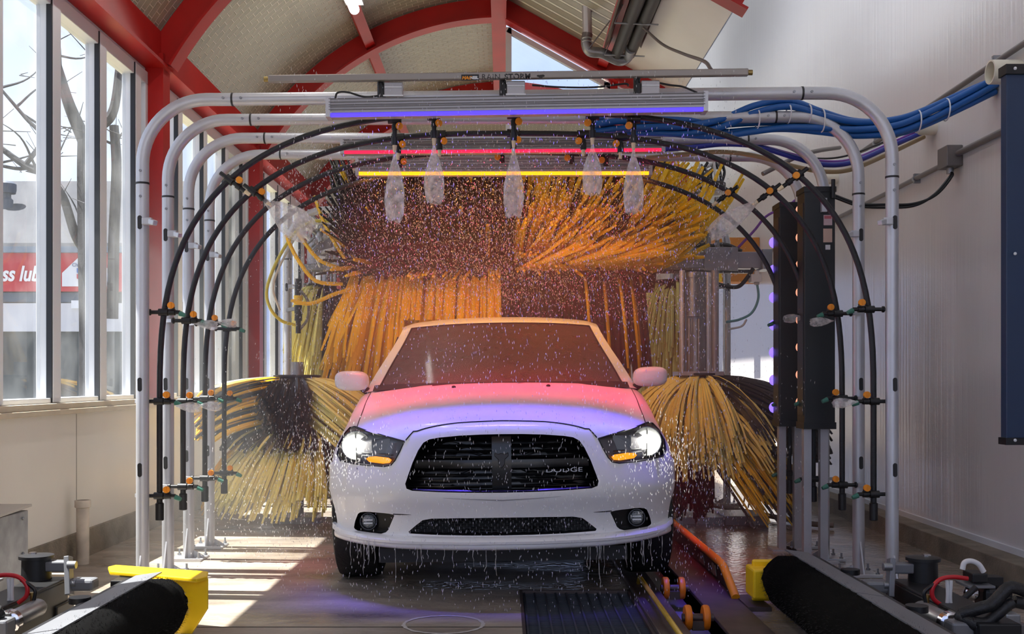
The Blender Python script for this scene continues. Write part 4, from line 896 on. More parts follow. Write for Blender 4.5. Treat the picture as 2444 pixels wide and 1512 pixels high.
mb = MB(); edge = [r[0] for r in rows]+rows[-1]+[r[-1] for r in rows[::-1]]; mb.tube([q+Vector((0, -.002, 0)) for q in edge], .006, 6); mb.build('windscreen_seal', m_cmat, ws_o, local=True)
mb = MB(); mb.grid([[shell(0, u*.93)+Vector((0, dy, dz)) for u in us] for dy, dz in ((-.06, -.0), (-.02, .014), (.0, .018), (.05, .035))]); mb.build('cowl', m_cmat, CAR, local=True)
for s, px in ((1, .1), (-1, -.42)):
    mb = MB(); p0 = shell(0, px/.86)+Vector((0, -.03, .022)); p1 = shell(2, (px+.52)/.86*.95)+Vector((0, -.03, -.03)); mb.tube(bez([p0, (p0+p1)/2+Vector((0, -.004, -.012)), p1], 5), .006, 6); mb.build('wiper', m_cmat, CAR, local=True)
for s in (1, -1):
    mb = MB(); mb.grid([[(s*(.80-.1*k/6+ .012), 1.95+.42*k/6+.9*j, (1.0+.38*k/6)) for k in range(7)] for j in (0, 1)]); mb.build('side_window', m_cglass, CAR, local=True)
    c = Vector((s*.945, 1.74, 1.076)); mb = MB(); rows = []
    for yy, k in ((-.055, .55), (-.045, .82), (-.02, .97), (.02, 1.0), (.05, .98), (.056, .9)):
        r = []
        for i in range(28):
            t = 2*PI*i/28; a, b = math.cos(t), math.sin(t); r.append(c+Vector((math.copysign(abs(a)**.62, a)*.107*k, yy, math.copysign(abs(b)**.62, b)*(.066 if b > 0 else .060)*k+.004*s*a)))
        r.append(r[0]); rows.append(r)
    mb.grid(rows); mb.v += [c+Vector((0, -.057, 0))]; q = len(mb.v)-1; mb.f += [(i, i+1, q) for i in range(28)]; mo = mb.build('door_mirror', m_paint, CAR, local=True, ang=60)
    mb = MB(); mb.prism([c+Vector((0, .05, 0))+Vector((math.cos(2*PI*i/20)*.095, 0, math.sin(2*PI*i/20)*.052)) for i in range(20)], (0, .004, 0)); mb.build('mirror_glass', m_chrome, mo, local=True, smooth=False)
    mb = MB(); mb.tube([(s*.78, 1.80, .985), (s*.83, 1.77, .995), (s*.88, 1.75, 1.035)], [.035, .026, .024], 10); mb.build('mirror_stalk', m_cmat, mo, local=True)
# wheels
for y in (.93, 3.98):
    for s in (1, -1):
        wq = thing('wheel', None, None, (s*.785, y, .342)); wq.parent = CAR
        mb = MB(); mb.lathe([(.225, -.11), (.30, -.122), (.335, -.11), (.346, -.085), (.347, 0), (.346, .085), (.335, .11), (.30, .122), (.225, .11)], (0, 0, 0), (s, 0, 0), 40); mb.build('tyre', m_tyre, wq, local=True)
        mb = MB(); mb.lathe([(.0, -.02), (.06, .03), (.07, .08), (.20, .09), (.228, .1), (.228, -.1), (.0, -.1)], (0, 0, 0), (s, 0, 0), 30); mb.build('rim', m_refl, wq, local=True)
mb = MB(); mb.box(-.62, .62, .28, 4.6, .17, .24); mb.box(-.70, .70, .75, 1.1, .12, .2); mb.build('undertray', m_cmat, CAR, local=True, smooth=False)
# ------------------------------------------------------------------ foam brushes
m_yel = mat('yellow foam strand', L(246, 198, 26), .55, var=.12, vscale=3)
m_pale = mat('pale yellow foam strand', L(250, 232, 142), .55, var=.12, vscale=3)
m_blk = mat('black foam strand', L(34, 30, 32), .5)
m_core = mat('dark brush core', L(26, 22, 24), .7)
rb = random.Random(21)
RT = [(p.x+5.15, p.y+.035) for p in bez([(a, b, 0) for a, b, *_ in ws], 4)]
def clear(p):
    """keep a strand off the car: it lies on the roof or against the side"""
    ax = abs(p.x)
    if ax < .80 and RT[0][0] < p.y < RT[-1][0]: p.z = max(p.z, interp(RT, p.y)+.0142*-p.x)
    elif ax < .96 and p.y < 10.1 and p.z < 1.10:
        if ax > .86: p.x = math.copysign(.96, p.x)
        else: p.z = 1.10
    return p
def strand(mb, pts, r):
    pts = [clear(Vector(p)) for p in pts]
    mb.tube(pts, [r*.8]+[r]*(len(pts)-2)+[r*.72], 4)
# the top brush: long strands thrown out from a roller that lies across the tunnel
YB, ZB, X0, X1 = 8.85, 1.99, -1.20, 1.12
T = thing('top_brush', 'large yellow and black foam brush spinning across the tunnel above the car roof', 'brush', (0, YB, ZB))
mb = MB(); mb.cyl((X0-.1, YB, ZB), (X1+.1, YB, ZB), .20, n=24); mb.build('roller_core', m_core, T)
mb = MB(); mb.cyl((-1.45, YB, ZB), (2.0, YB, ZB), .045, n=14); mb.build('axle', m_steel, T)
yb, bb = MB(), MB()
def top_strand(x, phi, black, Ls=1., curl=0., lat=None):
    """phi: direction in the roller's plane, 0 towards the entrance, 90 up, -90 down"""
    Ln = rb.uniform(.60, .80)*Ls; a = math.radians(phi); u = (x-X0)/(X1-X0)
    if lat is None:
        lat = (u-.5)*.22+rb.gauss(0, .03)
        if phi > 0: lat += .55*max(0, u-.52)*(1 if not black else .3)+.25*max(0, .18-u)*-1
        else: lat = lat*.5-.75*max(0, .22-u)
    p = []; n = 6
    for i in range(n+1):
        t = i/n; r = .14+Ln*t; g = -.05*t*t*Ln*(1 if phi > 30 else 1.5); b = a+math.radians(curl*t)
        if phi < -12: b = a+(-PI/2-a)*.75*t**.8
        p.append(Vector((x+lat*t**1.4*1.1, YB-r*math.cos(b), ZB+r*math.sin(b)+g)))
    strand(bb if black else yb, p, rb.uniform(.0095, .0125) if black else rb.uniform(.012, .0165))
for _ in range(2500):
    x = rb.uniform(X0, X1); s = math.sin(x*4.1)*.06
    up = rb.random() < .58
    if up:
        phi = rb.uniform(16, 108) if rb.random() < .9 else rb.uniform(-12, 16)
        black = x < .06+s
        if rb.random() < (.03 if black else .12): black = not black
        if .62 < x < .86 and rb.random() < .7: black = True
        if black is False and x > .1 and rb.random() < .3: phi = rb.uniform(8, 35)
    else:
        phi = rb.uniform(-100, -8); black = x > -.02+s
        if rb.random() < (.09 if black and x > .7 else .02): black = not black
    if not up and X0+.45 < x: Ls = .92
    else: Ls = 1.04
    if abs(phi) < 14: Ls = .5
    top_strand(x, phi, black, Ls)
for k in range(70):   # the sweep of long strands thrown towards the wall side
    x = rb.uniform(.1, 1.15); lat = rb.uniform(.35, .8); Ln = rb.uniform(.65, .85); dz = rb.uniform(-.02, .62)*rb.random(); p = []
    for i in range(8):
        t = i/7; p.append(Vector((x+lat*t, YB-.30-.36*math.sin(PI*.5*t), ZB-.04+.10*t+dz*t*t+.32*t**2.2*(x > .6))))
    strand(yb, p, .015)
for x, z, dx, dz in ((1.12, .05, .42, .80), (1.16, .10, .36, .70), (1.15, .12, .40, .62), (1.10, .0, .52, .42), (1.14, .02, .47, .38), (1.1, -.08, .50, .22)):
    strand(yb, bez([(x, YB-.3, ZB+z), (x+dx*.5, YB-.4, ZB+z+dz*.42), (x+dx, YB-.42, ZB+z+dz)], 4), .018)
for q in (((-1.22, .02), (-1.32, .18), (-1.40, .36), (-1.44, .5)), ((-1.24, -.05), (-1.42, .02), (-1.52, .14), (-1.57, .22)), ((-1.25, -.16), (-1.45, -.14), (-1.58, .02), (-1.66, .20)), ((-1.18, -.20), (-1.3, -.24), (-1.48, -.32), (-1.62, -.30))):
    strand(yb, bez([(x, YB-.34-.06*i, ZB+z) for i, (x, z) in enumerate(q)], 4), .015)
for k in range(16):
    x = -1.17+rb.uniform(-.05, .12); q = rb.uniform(.05, .22); strand(yb, bez([(x, YB-.25, ZB-.15), (x-q*.5, YB-.4, ZB-.42), (x-q, YB-.42, ZB-.62-rb.uniform(0, .16))], 4), .012)
for k in range(7):
    x = -1.18+.06*k; strand(bb, bez([(x, YB-.2, ZB+.1), (x-.07, YB-.3, ZB+.42), (x-.19+.02*k, YB-.3, ZB+.74)], 4), .012)
yb.build('yellow_strands', m_yel, T, fix=False, kind='stuff'); bb.build('black_strands', m_blk, T, fix=False, kind='stuff')
# side brushes: strands hang and fly out from an upright core
def side_brush(lab, x, Y, z0, z1, rc, n, rule, seed):
    """rule(theta, f) -> (colour, length, droop, sweep) or None; theta 0 faces the entrance, + towards the wall side; f is 0 at the bottom, 1 at the top"""
    r_ = random.Random(seed); A = thing('side_brush', lab, 'brush', (x, Y, 0), 'upright side brushes')
    mb = MB(); mb.cyl((x, Y, z0-.1), (x, Y, z1), rc, n=20); mb.build('core', m_core, A)
    mb = MB(); mb.lathe([(rc+.03, 0), (rc+.05, .006), (rc+.05, .018), (rc+.02, .022)], (x, Y, z1), n=28); mb.build('top_disc', m_black, A)
    mb = MB(); mb.cyl((x, Y, 0), (x, Y, z1+.12), .05, n=12); mb.box(x-.16, x+.16, Y-.16, Y+.16, 0, .05); mb.build('shaft', m_steel, A)
    ms = {'y': MB(), 'p': MB(), 'b': MB()}
    for _ in range(n):
        th = r_.uniform(-PI, PI)*.72; f = r_.random(); q = rule(th, f, r_)
        if q is None: continue
        c, ln, dr, sw = q; z = z0+(z1-z0)*f; p = []; ln *= r_.uniform(.88, 1.08)
        for i in range(7):
            t = i/6; hr = ln*math.sin(t*PI/2*(1-.25*dr))/(1+.12*dr) if dr < 1.6 else ln*.55*t**.7
            a = th+sw*t*t; rr_ = rc+hr; zz = z-ln*dr*.62*t**1.7
            p.append(Vector((x+rr_*math.sin(a), Y-rr_*math.cos(a), max(.03, zz)+.0)))
        strand(ms[c], p, r_.uniform(.0075, .0115)*(1.25 if c == 'b' else 1.05))
    for c, nm, m in (('y', 'yellow_strands', m_yel), ('p', 'pale_strands', m_pale), ('b', 'black_strands', m_blk)):
        if ms[c].v: ms[c].build(nm, m, A, fix=False, kind='stuff')
    return A
def rule_l(th, f, r):
    if f > .42:
        if th < -.5: return ('y' if r.random() < .62 else 'b'), .62, .35, -.18
        if th < .42: return 'b', .36, .5, 0
        return 'p', .60, .75, .35
    if f > .36: return ('b' if r.random() < .7 else 'p'), .46, .6, -.1
    if th > .62: return ('b' if r.random() < .55 else 'p'), .34, 1.7, 0
    return ('p' if th > -.9 else 'y'), .66, 1.05, -.12
side_brush('low brush on the window side of the car, black above a pale skirt', -1.575, 8.35, .52, 1.10, .13, 2000, rule_l, 41)
def rule_r(th, f, r):
    if f > .45:
        if th > .5: return 'b', .86, .60, .15
        if th > .3: return ('b' if r.random() < .4 else 'p'), .72, .8, .12
        return 'p', .62, 1.05, .05
    if th > .1: return 'y' if r.random() < .9 else 'b', .74, 1.0, .25
    return 'b', .42, 1.7, 0
side_brush('low brush on the wall side of the car, tan strands falling over black and yellow', 1.515, 8.35, .50, 1.115, .13, 1700, rule_r, 42)
def rule_bl(th, f, r):
    if th < .05: return 'p', .34+.10*(r.random()), 2.2, -.1
    return 'b', .34, 2.2, 0
side_brush('tall hanging brush far back on the window side, pale yellow beside dark', -1.66, 10.3, 1.0, 1.97, .17, 1100, rule_bl, 43)
def rule_br(th, f, r):
    if th < .05: return 'p', .34, 2.4, 0
    return 'b', .30, 2.4, 0
side_brush('tall hanging brush far back on the wall side, pale yellow beside dark', 1.63, 10.3, 1.0, 2.0, .17, 1100, rule_br, 44)
# ------------------------------------------------------------------ brush machinery behind the arches
m_beam = mat('grey machine beam', L(158, 154, 162), .42, metal=.3, var=.08, vscale=8)
m_orange_p = mat('orange cabinet', L(206, 128, 22), .5)
Y = 8.7
A = thing('machine_boom', 'grey square machine arm with a bolted plate, reaching in from the wall side', 'machine arm', (1.7, Y, 1.9))
a, b = W(1552, 620, Y), W(1815, 616, Y)
mb = MB(); mb.box(a.x, b.x, Y-.05, Y+.08, W(0, 641, Y).z, W(0, 602, Y).z); mb.build('beam', m_beam, A, smooth=False, bevel=.006)
mb = MB(); mb.box(W(1677, 0, Y).x, W(1757, 0, Y).x, Y-.075, Y-.05, W(0, 647, Y).z, W(0, 592, Y).z); pl = mb.build('bolted_plate', m_beam, A, smooth=False, bevel=.004)
for px, py in ((1686, 602), (1744, 600), (1714, 641), (1744, 641)):
    mb = MB(); q = W(px, py, Y-.075); mb.cyl(q, q+Vector((0, -.014, 0)), .013, n=6); mb.build('bolt', m_steel, pl)
mb = MB(); mb.box(W(1812, 0, Y).x, W(1835, 0, Y).x, Y-.12, Y+.12, W(0, 645, Y).z, W(0, 598, Y).z); mb.build('pivot_bracket', m_steel, A, smooth=False, bevel=.005)
for px in (1690, 1712): mb = MB(); mb.tube([W(px, 598, Y+.1), W(px-2, 470, Y+.1)], .018 if px > 1700 else .012, 10); mb.build('riser_pipe', m_steel, A)
A = thing('brush_drive', 'upright drive cylinder and slide tubes standing over the wall side brush', 'machine', (1.52, 8.35, 1.12))
Yd = 8.35
for px, r, y0, y1, m in ((1628, .022, 645, 890, m_alu), (1660, .075, 650, 890, m_steel), (1690, .028, 650, 890, m_alu), (1706, .030, 645, 890, m_beam)):
    mb = MB(); mb.cyl(W(px, y1, Yd-.05), W(px, y0, Yd-.05), r, n=18); mb.build('slide_tube', m, A)
mb = MB(); mb.cyl(W(1655, 745, Yd-.14), W(1655, 655, Yd-.14), .04, n=16); mb.cyl(W(1655, 755, Yd-.14), W(1655, 742, Yd-.14), .05, n=16); mb.cyl(W(1655, 662, Yd-.14), W(1655, 650, Yd-.14), .05, n=16); mb.build('air_cylinder', m_steel, A)
mb = MB(); mb.box(W(1612, 0, Yd).x, W(1718, 0, Yd).x, Yd-.16, Yd+.14, W(0, 896, Yd).z, W(0, 886, Yd).z); mb.build('carrier_plate', m_beam, A, smooth=False, bevel=.003)
for px in (1645, 1668): mb = MB(); mb.tube([W(px, 760, Yd-.15), W(px, 880, Yd-.15)], .010, 8); mb.build('tie_rod', m_steel, A)
A = thing('motor_cluster', 'clutter of grey motor, valves and hose fittings above the wall side machine arm', 'machine', tuple(W(1650, 560, 9.3)))
mb = MB(); q = W(1600, 560, 9.3); mb.box(q.x-.12, q.x+.34, 9.25, 9.5, q.z-.12, q.z+.02); mb.build('gearbox', m_beam, A, smooth=False, bevel=.01)
mb = MB(); q = W(1600, 505, 9.3); mb.cyl(q+Vector((0, 0, -.20)), q+Vector((0, 0, .16)), .10, n=18)
for k in range(6): mb.lathe([(.108, 0), (.112, .01), (.108, .02)], q+Vector((0, 0, -.15+.05*k)), n=18)
mb.build('motor', m_beam, A)
mb = MB(); q = W(1700, 452, 9.0); mb.lathe([(.10, 0), (.11, .02), (.11, .05), (.09, .06)], q, n=20); hd = mb.build('hose_drum', mat('drum grey', L(70, 66, 66), .5), A)
for k in range(9):
    t = 2*PI*k/9; mb = MB(); p = q+Vector((.08*math.cos(t), .08*math.sin(t), .06)); mb.tube(bez([p, p+Vector((.02*math.cos(t*3), 0, .08)), p+Vector((.05*math.sin(t*2), 0, .16))], 5), .012, 7); mb.build('hose_end', (m_black, m_whose, m_black)[k % 3], hd)
mb = MB(); mb.lathe([(.13, 0), (.14, .008), (.13, .016)], q+Vector((0, 0, -.03)), n=24); mb.build('ring', m_whose, A)
for i, (pts, r, m, nm) in enumerate((([(1562, 528), (1600, 520), (1640, 532), (1672, 560), (1690, 580)], .016, m_yellow, 'yellow_hose'), ([(1560, 545), (1600, 528), (1650, 525), (1690, 545)], .013, m_whose, 'white_hose'), ([(1655, 480), (1648, 540), (1640, 570)], .012, m_chrome, 'braided_hose'), ([(1668, 480), (1662, 530), (1676, 565)], .012, m_chrome, 'braided_hose'),
        ([(1640, 460), (1650, 420), (1690, 395), (1730, 385)], .018, m_whose, 'white_hose'), ([(1660, 470), (1668, 430), (1700, 405), (1740, 378)], .018, m_cond, 'grey_hose'), ([(1618, 520), (1624, 560), (1640, 580)], .012, m_black, 'black_hose'), ([(1640, 570), (1680, 588), (1730, 584), (1770, 600)], .02, m_black, 'black_hose'))):
    mb = MB(); mb.tube(bez([W(x, y, 9.1-.05*(i % 3)) for x, y in pts], 7), r, 8); mb.build(nm, m, A)
rj = random.Random(9)
for k in range(26):
    q = W(rj.uniform(1560, 1720), rj.uniform(535, 598), rj.uniform(9.0, 9.35)); mb = MB(); d = Vector((rj.uniform(-1, 1), rj.uniform(-.3, .3), rj.uniform(-1, 1))).normalized(); mb.cyl(q, q+d*rj.uniform(.05, .12), rj.uniform(.012, .028), n=10); mb.build('fitting', rj.choice((m_steel, m_steel, m_chrome, m_black)), A)
mb = MB(); mb.box(W(1556, 0, 9.2).x, W(1625, 0, 9.2).x, 9.15, 9.2, W(0, 461, 9.2).z, W(0, 446, 9.2).z); mb.build('guard_strip', m_black, A, smooth=False)
A = thing('control_cabinet', 'orange cabinet with a yellow warning sticker, on the wall behind the machine arm', 'cabinet', (2.6, 12, 2.2))
q0, q1 = W(1708, 672, 12.), W(1802, 566, 12.)
mb = MB(); mb.box(q0.x, XR, 12., 12.3, q0.z, q1.z); mb.build('case', m_orange_p, A, smooth=False, bevel=.008)
mb = MB(); mb.box(q0.x, q0.x+.07, 11.995, 12., q0.z, q0.z+.13); mb.build('warning_sticker', m_yellow, A, smooth=False)
for x, lab, pts, r, m in ((0, 'black hose looping below the orange cabinet', [(1700, 674), (1740, 684), (1765, 682), (1785, 660), (1798, 640)], .016, m_black), (0, 'thin teal air line curling below the orange cabinet', [(1806, 672), (1810, 710), (1795, 745), (1765, 762), (1733, 768)], .010, mat('teal line', L(110, 170, 180), .45)), (0, 'thin white air line below the teal one', [(1782, 762), (1770, 778), (1740, 785)], .008, m_whose), (0, 'violet and tan air line rising behind the violet lamp tower', [(1762, 590), (1800, 550), (1830, 515), (1880, 490), (1900, 476)], .010, m_purple)):
    cable('air_line', lab, [W(px, py, 8.5) for px, py in pts], r, m, 'hose')
mb = MB(); q = W(1806, 664, 8.5); mb.box(q.x-.05, q.x+.03, 8.46, 8.56, q.z-.03, q.z+.03); mb.cyl(q+Vector((0, 0, -.05)), q+Vector((0, 0, .06)), .02, n=10); tag(mb.build('air_fitting', m_whose), 'white air fitting at the end of the black hose', 'fitting')
# window side drive
A = thing('brush_drive', 'grey motor, gearbox and pipe frame over the tall brush on the window side', 'machine', tuple(W(770, 600, 9.9)))
q = W(762, 595, 9.9); mb = MB(); mb.cyl(q+Vector((0, 0, -.14)), q+Vector((0, 0, .10)), .11, n=18); mb.build('motor', m_beam, A)
mb = MB(); mb.box(q.x-.16, q.x+.18, 9.8, 10.0, q.z-.20, q.z-.14); mb.build('gearbox', m_steel, A, smooth=False, bevel=.008)
for px in (738, 748, 790): mb = MB(); mb.tube([W(px, 500, 9.95), W(px+2, 675, 9.95)], .016, 10); mb.build('pipe', m_steel, A)
for k in range(22):
    q = W(rj.uniform(732, 800), rj.uniform(535, 620), rj.uniform(9.6, 9.9)); mb = MB(); d = Vector((rj.uniform(-1, 1), rj.uniform(-.3, .3), rj.uniform(-1, 1))).normalized(); mb.cyl(q, q+d*rj.uniform(.05, .13), rj.uniform(.010, .026), n=10); mb.build('fitting', rj.choice((m_steel, m_steel, m_whose, m_black)), A)
for k in range(4):
    mb = MB(); mb.tube(bez([W(780, 560, 9.7), W(792+6*k, 552-4*k, 9.7), W(806+4*k, 562+3*k, 9.7), W(815, 580+4*k, 9.7)], 5), .008, 7); mb.build('wire', (m_red, m_whose, m_black, m_cond)[k], A)
mb = MB(); mb.box(W(805, 0, 10).x, W(820, 0, 10).x, 9.95, 10.05, W(0, 690, 10).z, W(0, 592, 10).z); mb.build('guard_rail', mat('pink red guard', L(206, 90, 100), .5), A, smooth=False, bevel=.01)
cable('air_hose', 'thick yellow air hose looping down the window side past the grey pole', [W(795, 526, 9.0), W(740, 530, 8.95), W(700, 560, 8.9), W(660, 625, 8.9), W(637, 690, 8.9), W(645, 735, 8.9), W(672, 765, 8.95), W(705, 775, 9.0)], .013, mat('yellow hose', L(214, 204, 70), .45), 'hose')
cable('air_hose', 'translucent pale hose following the yellow one past the grey pole', [W(797, 530, 9.02), W(742, 536, 8.97), W(706, 566, 8.92), W(665, 640, 8.92), W(652, 690, 8.92), W(668, 740, 8.95)], .010, m_whose, 'hose')
A = thing('valve_block', 'black valve and nozzle block hanging beside the grey pole', 'valve', tuple(W(712, 740, 9.2)))
for i, (y0, y1, r, m) in enumerate(((665, 705, .030, m_black), (705, 728, .038, m_yellow), (728, 765, .032, m_black), (765, 795, .022, m_black))): mb = MB(); mb.cyl(W(712, y1, 9.2), W(712, y0, 9.2), r, n=14); mb.build(('head', 'yellow_body', 'body', 'tip')[i], m, A)
mb = MB(); mb.tube(bez([W(716, 690, 9.2), W(735, 720, 9.2), W(734, 760, 9.2), W(716, 785, 9.2)], 6), .012, 8); mb.build('hose_loop', m_cond, A)
mb = MB(); mb.bar(W(712, 735, 9.2), (-1.87, 9.46, W(712, 735, 9.2).z), .03, .03); mb.build('bracket', m_steel, A, smooth=False)
A = thing('pump_unit', 'dark pump box on the wet floor under the wall side brush', 'machine', tuple(W(1790, 1240, 8.2)))
mb = MB(); q = W(1760, 1240, 8.25); mb.box(q.x-.12, q.x+.2, 8.1, 8.5, 0, .07); mb.cyl((q.x+.05, 8.1, .03), (q.x+.05, 7.95, .03), .025, n=10); mb.build('base', m_beam, A, smooth=False, bevel=.005)
cable('floor_hose', 'dark hose lying on the floor behind the right hand arch legs', [(1.75, 9.2, .03), (2.0, 8.6, .03), (2.25, 8.0, .03), (2.4, 7.9, .03)], .02, m_cond, 'hose')

# ------------------------------------------------------------------ tyre dressing rollers in the foreground
def fuzz_roller(A, x, y0, y1, z, r, seed):
    rr = random.Random(seed); mb = MB(); n, m = 44, 70; rows = []
    for j in range(m+1):
        y = y0+(y1-y0)*j/m; k = 1-.16*smooth01(.93, 1, j/m)
        rows.append([(x+(r*k+rr.uniform(-.004, .004))*math.cos(2*PI*i/n), y, z+(r*k+rr.uniform(-.004, .004))*math.sin(2*PI*i/n)) for i in range(n)])
        rows[-1].append(rows[-1][0])
    mb.grid(rows); o = mb.build('roller', m_fuzz, A, fix=False)
    b = MB()
    for _ in range(7000):
        t = rr.uniform(0, 2*PI); y = rr.uniform(y0, y1+.02); k = 1-.16*smooth01(y1-.08, y1, y); d = Vector((math.cos(t), rr.uniform(-.25, .35), math.sin(t))); p = Vector((x, y, z))+Vector((d.x, 0, d.z))*r*k*.98
        q = p+d*rr.uniform(.008, .016); s_ = Vector((0, .0022, 0)); w_ = Vector((-d.z, 0, d.x))*.002
        b.add([p-s_, p+s_, q+w_], [(0, 1, 2)])
    for _ in range(500):
        a = rr.uniform(0, 2*PI); q = rr.uniform(0, r*.8); p = Vector((x+q*math.cos(a), y1, z+q*math.sin(a))); b.add([p-Vector((.003, 0, 0)), p+Vector((.003, 0, 0)), p+Vector((rr.uniform(-.008, .008), .014, rr.uniform(-.008, .008)))], [(0, 1, 2)])
    b.build('bristles', mat('bristle tip', L(40, 40, 42), .8, spec=.2), A, fix=False, kind='stuff', smooth=False)
    mb = MB(); mb.lathe([(0.001, 0), (r*.8, 0), (r*.84, -.03)], (x, y1+.004, z), (0, 1, 0), 24); mb.build('end_disc', m_fuzz, A)
m_fuzz = mat('black bristle', L(11, 11, 12), 1, spec=.05)
m_cover = mat('grey cover plate', L(120, 122, 128), .42, metal=.25, var=.05, vscale=5)
def tread(x, sgn, yend, zr, lab_r, bracket):
    """roller along the wheel path; sgn +1: machinery lies on the wall side"""
    A = thing('tyre_roller', lab_r, 'roller', (x, yend-.6, 0), 'tyre dressing rollers')
    fuzz_roller(A, x, 2.6, yend, zr, .128, 5+int(x > 0))
    pz = zr+.13; xa, xb = x+sgn*.005, x+sgn*.115
    for k, (ya, yb_) in enumerate(((yend-1.02, yend+.02), (2.6, yend-1.03))):
        mb = MB(); mb.sheet([[(xa, ya, pz+.004), (xa, yb_, pz+.004)], [(xb, ya, pz-.012), (xb-sgn*.03*0, yb_, pz-.012)]], (0, 0, -.006)); mb.build('cover_plate', m_cover, A, smooth=False)
    mb = MB(); mb.box(min(xb, xb+sgn*.03), max(xb, xb+sgn*.03), 2.6, yend+.0, .04, pz-.02); mb.build('side_frame', m_black, A, smooth=False)
    mb = MB(); mb.tube([(x, 2.6, zr), (x, yend+.14, zr)], .025, 12); mb.build('spindle', m_steel, A)
    for k in range(2):
        y = yend-.45-.75*k; mb = MB(); mb.cyl((xb+sgn*.05, y, pz-.03), (xb+sgn*.05, y, pz-.008), .04, n=14); mb.build('grease_cap', m_black, A)
    return A
Lr = tread(-1.415, -1, 4.52, .152, 'black bristle roller with a grey cover and yellow end guard, window side foreground', 1)
mb = MB(); zt = W(0, 1368, 4.72).z
top = [W(258, 1356, 4.90), W(276, 1353, 4.95), W(497, 1405, 4.78), W(495, 1420, 4.66), W(470, 1422, 4.60), W(262, 1367, 4.78)]
top = [Vector((p.x, p.y, zt)) for p in top]
mb.prism(top, (0, 0, -.018)); mb.prism([(-1.50, 4.66, zt-.01), (-1.262, 4.66, zt-.01), (-1.262, 4.66, zt-.14), (-1.345, 4.66, zt-.27), (-1.50, 4.66, zt-.27)], (0, .014, 0)); mb.build('end_guard', m_yellow, Lr, smooth=False, bevel=.005)
mb = MB(); mb.box(-1.68, -1.52, 4.66, 4.78, .02, zt-.02); mb.build('guard_post', m_black, Lr, smooth=False, bevel=.004)
Rr = tread(1.325, 1, 5.12, .152, 'black bristle roller with a grey cover and yellow end, wall side foreground', 1)
mb = MB(); mb.box(1.18, 1.27, 5.13, 5.30, .05, .19); mb.box(1.20, 1.42, 5.24, 5.26, .02, .22); mb.build('end_guard', m_yellow, Rr, smooth=False, bevel=.012)
